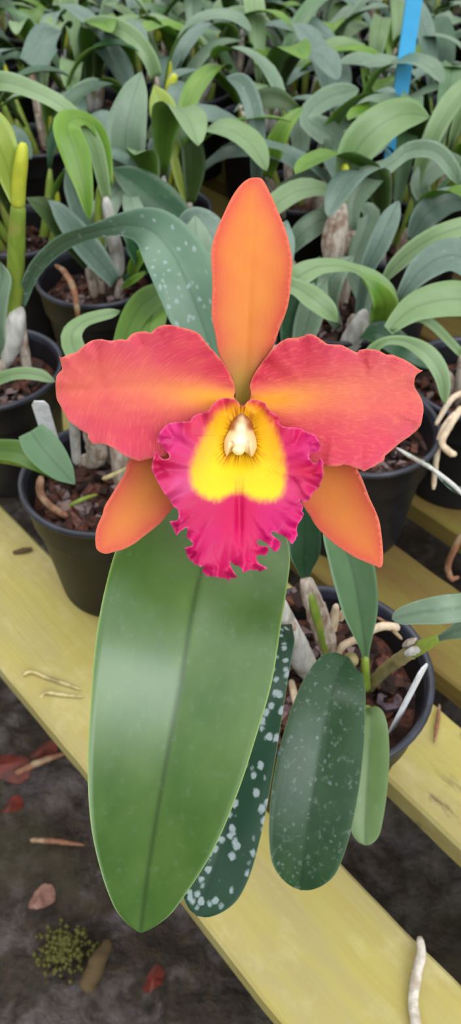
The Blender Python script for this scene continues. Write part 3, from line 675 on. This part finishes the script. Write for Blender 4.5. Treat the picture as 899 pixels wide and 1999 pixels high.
# pot B
L(potB, [(-80,960,.58,8),(-60,905,.555,16),(-25,882,.54,20),(10,879,.53,21),(45,886,.522,23),(78,908,.518,17),(100,930,.516,6)], ('under', 'young'), None, n=30, fold=.3)
L(potB, [(60,842,.512,26),(76,866,.511,34),(96,890,.512,33),(118,915,.514,25),(147,946,.517,8)], ('fresh', 'young'), None, n=30, fold=.25)
tube('pseudobulb', [W(120,935,.66), W(60,905,.615), W(-20,890,.575), W(-60,906,.557)], [.004,.005,.005,.004], M['bulb_g'], potB, n=20)
tube('pseudobulb', [W(150,905,.655), W(148,880,.64), W(145,830,.61), W(140,780,.58)], [.004,.004,.0042,.004], M['bulb_w'], potB)
tube('pseudobulb', [W(160,905,.66), W(190,890,.64), W(182,850,.61), W(176,810,.58)], [.006,.009,.008,.005], M['bulb'], potB, bump=.2)
tube('pseudobulb', [W(215,900,.66), W(228,870,.63), W(235,820,.59), W(240,760,.55)], [.006,.008,.007,.004], M['bulb'], potB, bump=.2)
tube('root', [W(80,930,.60), W(78,960,.605), W(95,985,.605), W(120,1002,.60), W(133,1008,.60)], [.003,.0032,.003,.003,.002], M['root_b'], potB)
tube('root', [W(130,990,.62), W(160,975,.62), W(190,965,.63)], [.001,.0018,.001], M['bulb_g'], potB)
tube('root', [W(200,935,.62), W(225,925,.615), W(250,912,.61)], [.0018,.0018,.001], M['straw'], potB)
L(potB, [(225,800,.60,10),(190,730,.58,22),(150,690,.575,22),(140,655,.575,20,-10),(165,628,.585,15,-30),(235,607,.60,8)], ('grey_c', 'young'), 'bulb')
L(potB, [(250,790,.60,8),(240,700,.585,20),(250,640,.59,22,20),(272,600,.60,24,20),(305,575,.615,22),(345,560,.63,10)], ('under', 'young'), 'bulb')
L(potB, [(270,790,.60,8),(275,700,.59,22),(290,640,.60,30),(300,600,.62,26),(310,570,.63,8)], ('young', 'under'), 'bulb')
# pot C
L(potC, [(40,600,.715,7),(52,555,.69,12,40),(78,510,.66,14,45),(125,470,.63,15,45),(190,448,.60,14,40),(250,438,.58,24,15),(300,452,.565,44,0),(340,500,.555,58,0),(368,560,.555,60,0),(398,640,.565,55,0),(425,720,.58,36,0)], ('arch', 'under'), 'bulb', foot=(.03, .01), n=70, nx=10, up=0)['label'] = 'long arching leaf sprinkled with white flecks'
tube('pseudobulb', [W(0,715,.745), W(18,680,.73), W(32,625,.71), W(40,598,.705)], [.007,.010,.009,.004], M['bulb_w'], potC, bump=.15, n=20, seg=14)
tube('pseudobulb', [W(15,640,.72), W(28,580,.70), W(32,480,.66), W(36,395,.63)], [.006,.0075,.0072,.0060], M['bulb_g'], potC, n=24, seg=14)
tube('yellow_sheath', [W(35,405,.632), W(36,360,.62), W(42,310,.605), W(46,278,.60)], [.0058,.0060,.0052,.0034], M['sheath_y'], potC, n=18, seg=12)
L(potC, [(30,400,.63,7),(18,340,.615,24,20),(0,290,.60,34,10),(-20,240,.59,34),(-50,200,.58,20)], ('yellow', 'young'), None)
L(potC, [(5,700,.73,8),(-10,640,.70,20),(-5,580,.68,22),(5,540,.67,18),(0,510,.66,6)], ('grey_a', 'under'), 'bulb')
L(potC, [(-50,780,.70,8),(-20,750,.68,12),(30,730,.66,12),(75,732,.655,12),(108,746,.655,7)], ('grey_c', 'under'), 'bulb')
# pot D
L(potD, [(225,550,.82,14),(185,500,.79,24),(145,450,.765,24),(110,405,.75,14),(92,390,.745,5)], ('grey_b', 'under_d'), None)
L(potD, [(170,520,.83,8),(130,460,.79,20),(90,410,.76,22,20),(50,385,.75,8)], ('under_d', 'dark'), 'bulb')
L(potD, [(208,390,.775,8),(196,330,.75,14,20),(178,270,.73,16,30),(130,215,.72,16,20),(70,180,.73,18,10),(0,160,.76,20),(-50,180,.79,18)], ('grey_c', 'under'), None, n=44)
tube('pseudobulb', [W(232,540,.845), W(228,500,.83), W(218,450,.80), W(206,385,.77)], [.006,.008,.007,.0045], M['bulb_w'], potD)
tube('pseudobulb', [W(200,545,.85), W(195,500,.83), W(192,440,.80), W(196,360,.77)], [.005,.006,.005,.004], M['bulb_g'], potD)
L(potD, [(210,360,.77,10),(205,300,.75,12,30),(190,255,.735,14,40),(160,232,.72,16,20),(130,245,.70,26),(150,310,.705,27),(165,370,.715,17),(176,432,.73,5)], ('young', 'under'), None, n=50)
L(potD, [(190,500,.83,8),(165,430,.80,20),(145,370,.78,20),(130,325,.765,10)], ('grey_b', 'under'), 'bulb')
L(potD, [(255,545,.84,8),(262,520,.81,13),(275,500,.79,12),(292,480,.78,5)], ('young', 'under'), 'bulb')
L(potD, [(240,560,.83,5),(262,545,.81,7),(285,530,.80,3)], ('young', 'under'), None)
L(potD, [(240,545,.84,5),(280,520,.81,16),(260,470,.78,24),(235,450,.77,18)], ('dark', 'under_d'), None)
tube('root', [W(108,518,.80), W(125,530,.79), W(142,560,.785), W(150,600,.79), W(152,625,.80)], [.002,.0032,.0034,.003,.0018], M['root_b'], potD, bump=.2)
# pot M: between the others, straight behind the bloom
for st, mt in (([(430,660,.70,10),(400,560,.66,26),(385,480,.65,30),(380,420,.66,12)], ('grey_a', 'under')),
               ([(330,560,.78,6),(215+50,420,.80,20),(250,370,.83,10)], ('grey_a', 'under')),
               ([(560,680,.72,12),(575,600,.70,28),(600,540,.69,22),(625,500,.69,6)], ('dark', 'under_d')),
               ([(545,640,.72,10),(540,560,.70,25),(545,480,.70,30),(560,430,.71,12)], ('grey_b', 'under')),
               ([(580,700,.72,12),(600,630,.70,26),(620,570,.69,22),(640,540,.69,5)], ('grey_a', 'under')),
               ([(510,620,.70,10),(540,560,.67,20),(575,560,.65,16),(610,582,.645,22),(640,606,.65,18),(660,630,.66,6)], ('grey_c', 'under')),
               ([(470,600,.70,10),(420,470,.70,30),(380,430,.72,26),(340,440,.74,8)], ('grey_b', 'under'))):
    L(potM, st, mt, 'bulb')
# pot E
L(potE, [(740,760,.63,8),(720,700,.61,14),(745,668,.60,8,20),(790,666,.60,10,20),(835,692,.60,17),(862,735,.605,15),(868,790,.615,6)], ('grey_c', 'under'), 'bulb', n=40)
L(potE, [(660,790,.64,8),(640,740,.62,20),(620,700,.61,20),(605,670,.61,8)], ('dark', 'under'), 'bulb')
# pot G
L(potG, [(728,672,.73,10),(745,625,.71,24,10),(748,585,.695,27,10),(725,548,.685,20,35),(685,525,.68,13,50),(630,520,.675,16,10),(590,535,.67,22),(560,560,.675,18),(540,590,.685,8)], ('grey_c', 'young'), 'bulb', foot=(.03, 0), n=60)
L(potG, [(728,672,.728,8),(747,625,.706,24),(750,590,.690,26),(728,556,.680,15),(700,535,.676,6)], ('young', 'under'), None)
tube('pseudobulb', [W(672,690,.79), W(686,665,.77), W(700,635,.755), W(712,605,.745)], [.008,.011,.009,.004], M['bulb_w'], potG, bump=.1, n=18, seg=14)
L(potG, [(660,640,.80,8),(640,590,.77,20),(648,540,.755,26),(690,500,.75,14)], ('grey_a', 'under'), 'bulb')
L(potG, [(700,620,.80,8),(715,530,.76,14),(740,475,.745,21),(762,425,.74,19),(778,392,.74,14)], ('grey_b', 'under'), 'bulb')
L(potG, [(745,660,.78,6),(700,560,.80,16),(690,520,.80,14),(720,420,.80,26),(700,400,.79,20)], ('grey_a', 'under'), 'bulb')
# pot F
L(potF, [(900,690,.68,8),(820,620,.66,10),(757,648,.655,9),(800,606,.65,26),(850,588,.65,34),(900,585,.655,34),(960,600,.67,20)], ('grey_c', 'under'), 'bulb', n=44)
L(potF, [(930,680,.70,8),(960,600,.68,22),(930,520,.67,34),(880,498,.67,32),(830,520,.675,28),(795,560,.685,16),(770,602,.70,5)], ('grey_b', 'under'), 'bulb', n=44)
L(potF, [(745,552,.73,5),(770,520,.72,14),(810,485,.71,18),(860,457,.70,19),(920,440,.70,18),(980,440,.71,12)], ('grey_c', 'under'), None)
L(potF, [(860,720,.70,6),(800,690,.69,20),(740,650,.70,24),(700,660,.71,6)], ('dark', 'under_d'), 'bulb')
L(potF, [(920,760,.66,5),(960,860,.58,20),(930,960,.53,26,40),(885,958,.52,9,60),(840,915,.52,7,65),(800,890,.525,6,60),(772,874,.53,4,40)], ('spot', 'grey_b'), 'bulb', n=44)['label'] = 'twisted leaf edge-on, white highlight modelled along its rim'
tube('leaf_edge_highlight', [W(773,874,.528), W(800,891,.522), W(842,915,.516), W(885,948,.514), (W(905,968,.513))], [.0008,.0015,.0015,.0016,.0014], M['bulb_w'], potF)  # solid pale tube standing in for the highlight along the leaf edge
for pts, rr in (([(905,800,.66),(880,815,.655),(860,850,.655),(850,900,.66),(845,955,.67)], .0028), ([(900,795,.66),(875,835,.65),(862,865,.65),(880,885,.648),(890,886,.648)], .0030),
                ([(905,765,.67),(880,780,.66),(850,830,.66)], .0026), ([(985,850,.66),(992,930,.63),(960,1000,.63),(905,1040,.64),(885,1075,.65),(873,1105,.665),(880,1130,.67),(895,1126,.67)], .0028)):
    tube('root', [W(*p) for p in pts], [rr]*(len(pts)-1)+[rr*.8], M['root' if pts[0][0] < 950 else 'root_b'], potF, n=22, seg=9, bump=.2)

# ------------------------------------------------------------------ generic orchids for the rows behind
def proto(seed, label, nl, hs=1., kinds=None):
    r = random.Random(seed); root = thing('potted_orchid', label, 'potted orchid')
    pot_mesh('pot', root, 36)
    medium(root, 45, seed)
    az0 = r.uniform(0, 6.28)
    for k in range(nl):
        az = az0+k*2*PI/nl*1.62+r.uniform(-.3, .3); hd = Vector((math.cos(az), math.sin(az), 0))
        f0 = hd*r.uniform(.005, .03)+Vector((0, 0, .094)); bl = r.uniform(.04, .085)*hs; tl = r.uniform(.15, .5)
        top = f0+Vector((hd.x*math.sin(tl)*bl, hd.y*math.sin(tl)*bl, math.cos(tl)*bl))
        Vt, Ft = tube_geo([f0, f0.lerp(top, .5)+hd*.004, top], [.0045, .0062, .0032], seg=8, n=8)
        mesh_obj('pseudobulb', Vt, Ft, M[r.choice(['bulb', 'bulb_w', 'bulb_g', 'bulb_g'])]).parent = root
        Ln = r.uniform(.13, .20)*hs; el = r.uniform(.95, 1.40); drop = r.uniform(1.0, 2.6); p = top.copy(); P = []
        hw = r.uniform(.014, .021); n = 9; tw = r.uniform(-.35, .35)
        for i in range(n):
            s = i/(n-1); ww = hw*(.22+.78*min(1, (s/.45))**.8)*(1-.25*max(0, s-.6))
            P.append((p.x, p.y, p.z, ww, tw*s))
            a = el-drop*s**1.25; p = p+(hd*math.cos(a)+Vector((0, 0, math.sin(a))))*(Ln/(n-1))
        sdv = Vector((-hd.y, hd.x, 0))
        kd = r.choices(kinds or ['grey_a', 'grey_b', 'grey_c', 'mid', 'young', 'dark'], [5, 3.5, 4, 2, 2.4, 1.4])[0]
        blade('leaf', P, (kd, 'under' if r.random() < .6 else 'under_d'), root, fold=r.uniform(.1, .35), n=15, nx=4, th=.0010, side=sdv, local=True, seed=r.uniform(0, 9), wav=.06)
        if r.random() < .2:
            Vt, Ft = tube_geo([top, top+Vector((hd.x*.006, hd.y*.006, .018)), top+Vector((hd.x*.008, hd.y*.008, .036))], [.0036, .0042, .0022], seg=8, n=8)
            mesh_obj('yellow_sheath', Vt, Ft, M['sheath_y']).parent = root
    return root
def copy_tree(o):
    c = o.copy(); COL.objects.link(c)
    for ch in o.children: d = ch.copy(); COL.objects.link(d); d.parent = c
    return c
protos = [proto(20+i, '-', nl, hs) for i, (nl, hs) in enumerate([(9, 1), (8, 1.08), (10, .95), (9, 1.1), (7, 1), (10, 1.05), (8, .9)])]
rr = random.Random(12); spots = [(-.252, .893), (.094, 1.012)]
taken = [(p.location.x, p.location.y) for p in NEAR]+spots
s_ = .41; row = 0
while s_ < 2.9:
    a = -.2-(row % 2)*.085
    while a > -3.2:
        x, y = (NV*(s_+rr.uniform(-.012, .012))+DV*(a+rr.uniform(-.012, .012))).xy
        d = c45*y+c45*(.545-.2)
        if y > .78 and y < 2.75 and abs(x) < .2975*d+.14 and all(math.hypot(x-q[0], y-q[1]) > .144 for q in taken):
            spots.append((x, y)); taken.append((x, y))
        a -= .162
    s_ += .158; row += 1
used = set(); placed = []
for i, (x, y) in enumerate(spots):
    k = rr.randrange(len(protos)); o = protos[k] if k not in used else copy_tree(protos[k]); used.add(k)
    o.location = (x, y, 0); o.rotation_euler.z = rr.uniform(0, 6.28); z = rr.uniform(.95, 1.06); o.scale = (1, 1, z)
    placed.append(o)
for k, p in enumerate(protos):
    if k not in used:
        for ch in list(p.children): bpy.data.objects.remove(ch)
        bpy.data.objects.remove(p)
ORD = ['leftmost', 'second from left', 'third from left', 'fourth from left', 'fifth from left', 'sixth from left', 'seventh from left', 'eighth from left', 'ninth from left', 'tenth from left']
ROW = ['first', 'second', 'third', 'fourth']
rows = {}
for o in placed:
    y = o.location.y
    if y < 1.44: rows.setdefault(int((y-.78)/.165), []).append(o)
for k, lst in rows.items():
    lst.sort(key=lambda o: o.location.x/(o.location.y+.3))
    for i, o in enumerate(lst):
        o['label'] = 'potted grey-green orchid behind the bloom, %s row back, %s' % (ROW[min(k, 3)], ORD[i])
        o['group'] = 'potted orchids in the rows behind the bloom'
for o in placed:
    if o.location.y < 1.44: continue
    px, py, d = pxof(Vector((o.location.x, o.location.y, .16))); far = o.location.y > 2.05
    side = 'left' if px < 300 else 'middle' if px < 600 else 'right'
    o['label'] = 'blurred potted orchid %s, %s of the photo' % ('at the far back near the top edge' if far else 'in the crowd two thirds back', side)
    o['group'] = 'blurred potted orchids, %s, %s' % ('far back' if far else 'two thirds back', side)

# extra single leaves traced for the mid-distance, each on the plant it grows from
def nearest(px, py):
    p = onplane(px, py, .125); return min(placed, key=lambda o: (o.location.x-p.x)**2+(o.location.y-p.y)**2)
EXTRA = [
 ([(262,350,.90,6),(250,318,.88,30),(245,262,.86,40),(258,200,.85,30),(276,140,.85,12)], ('grey_a', 'mid')),
 ([(396,470,.80,6),(350,430,.80,30),(310,395,.81,38),(262,355,.82,28),(218,328,.83,6)], ('dark', 'under')),
 ([(372,395,.93,8),(378,330,.90,22),(372,280,.88,22),(345,250,.87,18,20),(312,248,.865,15),(284,272,.865,6)], ('under_d', 'grey_b')),
 ([(372,410,.94,7),(350,350,.91,9),(335,290,.89,10),(322,230,.88,26),(310,190,.87,24),(300,165,.87,10)], ('yellow', 'grey_c')),
 ([(500,350,.92,10),(502,290,.89,16),(496,220,.87,18),(475,165,.86,17),(440,150,.86,8)], ('grey_b', 'under')),
 ([(520,345,.93,12),(534,290,.90,20),(556,245,.885,15),(592,208,.88,4)], ('young', 'under')),
 ([(470,205,.95,10),(500,196,.94,17),(540,192,.94,18),(585,213,.95,4)], ('under_d', 'mid')),
 ([(670,395,.84,6),(678,335,.80,24),(700,285,.78,36),(740,245,.77,36),(790,222,.775,28),(838,228,.79,10)], ('grey_c', 'under')),
 ([(690,450,.80,5),(690,400,.79,18),(712,355,.785,26),(760,322,.79,14),(800,292,.80,15,20),(850,295,.81,16),(885,335,.82,14),(898,365,.83,5)], ('grey_a', 'under_d')),
 ([(520,400,.92,6),(560,360,.90,9),(610,338,.89,10),(660,345,.89,6)], ('grey_a', 'under')),
 ([(305,150,1.08,12),(290,110,1.06,15),(255,68,1.05,16),(205,45,1.06,13),(155,48,1.08,5)], ('grey_c', 'under')),
 ([(60,130,1.1,24),(90,75,1.1,28),(120,60,1.1,10)], ('grey_b', 'dark')),
 ([(640,300,.93,8),(650,270,.92,24),(600,230,.92,18),(640,190,.93,20),(700,175,.95,14)], ('grey_a', 'under')),
 ([(560,500,.84,5),(590,455,.82,22),(640,425,.82,20),(690,430,.83,6)], ('grey_a', 'under')),
 ([(800,470,.84,8),(830,420,.82,26),(880,390,.82,24),(930,400,.83,10)], ('grey_b', 'under')),
 ([(850,420,.90,6),(820,360,.88,20),(860,320,.88,22),(920,330,.88,12)], ('grey_a', 'under')),
]
def pot_of(st):
    p = W(*st[0][:3]); c = placed+NEAR[3:]
    return min(c, key=lambda o: (o.location.x-p.x)**2+(o.location.y-p.y)**2)
for st, mt in EXTRA:
    o = leaf('leaf', st, mt, None, n=30, nx=6, th=.001, up=.1, seed=random.uniform(0, 9)); r = pot_of(st)
    bpy.context.view_layer.update()
    mi = r.matrix_basis.inverted(); o.parent = r; o.data.transform(mi)
    b = W(*st[0][:3]); base = Vector((r.location.x, r.location.y, .094)); base = base+(Vector((b.x, b.y, .094))-base)*min(1, .04/max(.001, (Vector((b.x, b.y, .094))-base).length))
    V, Fc = tube_geo([base, base.lerp(b, .5)+Vector((0, 0, .01)), b], [.005, .006, .0035], seg=8, n=10)
    q = mesh_obj('pseudobulb', V, Fc, M['bulb']); q.parent = r; q.data.transform(mi)
def near_tube(name, pts, rad, mat, **k):
    V, Fc = tube_geo([W(*p) for p in pts], rad, **k); o = mesh_obj(name, V, Fc, M[mat]); r = pot_of([pts[0]]); o.parent = r; o.data.transform(r.matrix_basis.inverted())
near_tube('yellow_sheath', [(668,394,.785), (671,355,.770), (673,320,.760)], [.005, .006, .0035], 'sheath_y')
near_tube('pseudobulb', [(650,515,.815), (652,470,.805), (660,425,.795), (668,390,.787)], [.010, .014, .011, .004], 'bulb')
near_tube('pseudobulb', [(680,520,.825), (681,485,.815), (679,440,.805)], [.009, .011, .005], 'bulb')
near_tube('yellow_sheath', [(330,185,1.02), (334,165,1.01), (342,145,1.0)], [.006, .007, .004], 'sheath_y')
near_tube('yellow_sheath', [(308,80,1.2), (307,60,1.19), (305,38,1.18)], [.006, .006, .003], 'sheath_y')

# ------------------------------------------------------------------ small things
def box_mesh(name, c, ax, ay, az, sx, sy, sz, mat, bev=.3):
    """flat slip with chamfered end; ax length, ay width, az thickness"""
    prof = [(-1, -1), (.88, -1), (1, -.6), (1, .6), (.88, 1), (-1, 1)]
    V = [c+ax*(p*sx)+ay*(q*sy)+az*(s*sz) for s in (-1, 1) for p, q in prof]; n = len(prof)
    Fc = [tuple(range(n))[::-1], tuple(range(n, 2*n))]+[(k, (k+1) % n, n+(k+1) % n, n+k) for k in range(n)]
    return mesh_obj(name, V, Fc, mat, smooth=False)
def slip_edge(name, p0, p1, w_, th, label, cat, turn):
    ax = (p1-p0); l = ax.length; ax.normalize(); vd = (p0-CAM).normalized(); az = ax.cross(vd).normalized(); ay = az.cross(ax)
    az, ay = az*math.cos(turn)+ay*math.sin(turn), ay*math.cos(turn)-az*math.sin(turn)
    return tag(box_mesh(name, (p0+p1)/2, ax, ay, az, l/2, w_/2, th/2, M['label']), label, cat)
def slip(name, p0, p1, w_, th, label, cat, facing, mat='label'):
    ax = (p1-p0); l = ax.length; ax.normalize(); az = (facing-ax*facing.dot(ax)).normalized(); ay = az.cross(ax)
    return tag(box_mesh(name, (p0+p1)/2, ax, ay, az, l/2, w_/2, th/2, M[mat]), label, cat)
slip('plant_label', W(112, 900, .64), W(76, 783, .575), .0125, .0008, 'white plastic plant label standing in the pot left of the bloom', 'plant label', -FW)
slip_edge('plant_label', W(764, 1425, .487), W(828, 1300, .452), .010, .0012, 'thin white plant label seen edge-on inside the nearest pot', 'plant label', .22)
b = onplane(757, 352, .10)
def pole():
    o = box_mesh('support_pole', Vector((b.x, b.y, .38)), Vector((0, 0, 1)), Vector((1, 0, 0)), Vector((0, 1, 0)), .38, .0098, .0035, M['blue'])
    return tag(o, 'bright blue plastic strip standing upright among the leaves at the top right', 'pole')
pole()
# pale twig over the front plank
tw = [onplane(818, 1999+40, .004), onplane(806, 1960, .004), onplane(812, 1905, .0045), onplane(822, 1862, .005), onplane(818, 1828, .006)]
V, Fc = tube_geo(tw, [.0032, .0032, .0033, .0030, .0022], seg=10, n=24, bump=.15); tag(mesh_obj('twig', V, Fc, M['twig']), 'bleached pale twig lying across the front plank at lower right', 'twig')
fib = [[(42,1334,-.014),(46,1318,0.001),(60,1311,.002),(90,1322,.002),(130,1336,.002),(158,1346,.002)], [(80,1385,-.018),(80,1362,-.002),(90,1352,.002),(120,1356,.002),(162,1360,.002)]]
for i, f_ in enumerate(fib):
    pts = [onplane(*p) for p in f_]
    V, Fc = tube_geo(pts, [.0008]+[.0014]*(len(pts)-2)+[.0006], seg=8, n=24, bump=.3)
    tag(mesh_obj('straw_fibre', V, Fc, M['straw']), ['dry straw fibre hooked over the front plank edge at left, upper of the two', 'dry straw fibre hooked over the front plank edge at left, lower of the two'][i], 'straw')
pts = [onplane(25, 1079, .002), onplane(45, 1075, .0025), onplane(63, 1072, .002)]
V, Fc = tube_geo(pts, [.0016, .0026, .0018], seg=8, n=10, bump=.3); tag(mesh_obj('stain_sliver', V, Fc, M['beam']), 'small brown stain on the front plank near the left edge, added as a sliver', 'bark')  # stain on the plank, built as a thin raised tube
pts = [onplane(857, 1375, .003), onplane(853, 1410, .003), onplane(846, 1450, .003)]
V, Fc = tube_geo(pts, [.0010, .0016, .0008], seg=8, n=14, bump=.4); tag(mesh_obj('dry_root', V, Fc, M['root_b']), 'thin brown dry root lying on the plank right of the nearest pot', 'root')
pts = [onplane(838, 1255, .02), onplane(860, 1290, .004), onplane(872, 1330, .002), onplane(862, 1362, .003)]
def ground_leaf(px, py, size, label, mat, seed, asp=.5):
    c = onplane(px, py, -.395); r = random.Random(seed); n = 22; V = [c+Vector((0, 0, .012))]; a0 = r.uniform(0, 3)
    for k in range(n):
        a = 2*PI*k/n; q = size*(1+.25*noise.noise(Vector((math.cos(a)*2, math.sin(a)*2, seed)))); x = math.cos(a)*q; y = math.sin(a)*q*asp
        V.append(c+Vector((x*math.cos(a0)-y*math.sin(a0), x*math.sin(a0)+y*math.cos(a0), .006*math.sin(2*a)+.004)))
    m = len(V); V += [v-Vector((0, 0, .002)) for v in V]
    Fc = [(0, 1+k, 1+(k+1) % n) for k in range(n)]+[(m, m+1+(k+1) % n, m+1+k) for k in range(n)]+[(1+k, m+1+k, m+1+(k+1) % n, 1+(k+1) % n) for k in range(n)]
    tag(mesh_obj('dead_leaf', V, Fc, M[mat], smooth=False), label, 'dead leaf')
ground_leaf(85, 1470, .020, 'larger dark red dead leaf on the soil below the plank at left', 'redleaf', 1, .5)
ground_leaf(18, 1500, .030, 'orange-red dead leaf on the soil at the left edge', 'redleaf', 2, .6)
ground_leaf(25, 1575, .014, 'small dull red dead leaf below the orange-red one', 'redleaf', 3, .6)
ground_leaf(82, 1755, .0165, 'small pinkish curled dead leaf on the soil at lower left', 'pinkleaf', 4, .7)
ground_leaf(300, 1915, .014, 'dull red dead leaf on the soil at the bottom, below the big leaf tip', 'redleaf', 7, .6)
def ground_stick(p0, p1, r0, label, mat='beam'):
    a, b_ = onplane(p0[0], p0[1], -.385), onplane(p1[0], p1[1], -.385)
    V, Fc = tube_geo([a, a.lerp(b_, .5)+Vector((0, 0, .004)), b_], [r0, r0*1.1, r0*.5], seg=8, n=14, bump=.4); tag(mesh_obj('stick', V, Fc, M[mat]), label, 'stick')
ground_stick((165, 1935), (215, 1835), .009, 'brown split stick lying on the soil below the big leaf tip', 'beam')
ground_stick((30, 1510), (130, 1470), .004, 'thin red-brown stick lying across the red dead leaf', 'root_b')
ground_stick((60, 1640), (165, 1650), .003, 'thin reddish stalk on the soil beside the big leaf', 'root_b')
def moss():
    c = onplane(125, 1850, -.392); V, Fc = [], []; r = random.Random(3)
    for _ in range(260):
        p = c+Vector((r.gauss(0, .014), r.gauss(0, .011), r.uniform(-.004, .003))); q = r.uniform(.0018, .004); b0 = len(V)
        V += [p+Vector((q, 0, 0)), p+Vector((0, q, 0)), p-Vector((q, 0, 0)), p-Vector((0, q, 0)), p+Vector((0, 0, q)), p-Vector((0, 0, q))]
        Fc += [(b0+k, b0+(k+1) % 4, b0+4) for k in range(4)]+[(b0+(k+1) % 4, b0+k, b0+5) for k in range(4)]
    tag(mesh_obj('moss_tuft', V, Fc, M['moss']), 'small tuft of olive moss on the soil at lower left', 'moss', kind='stuff')
moss()
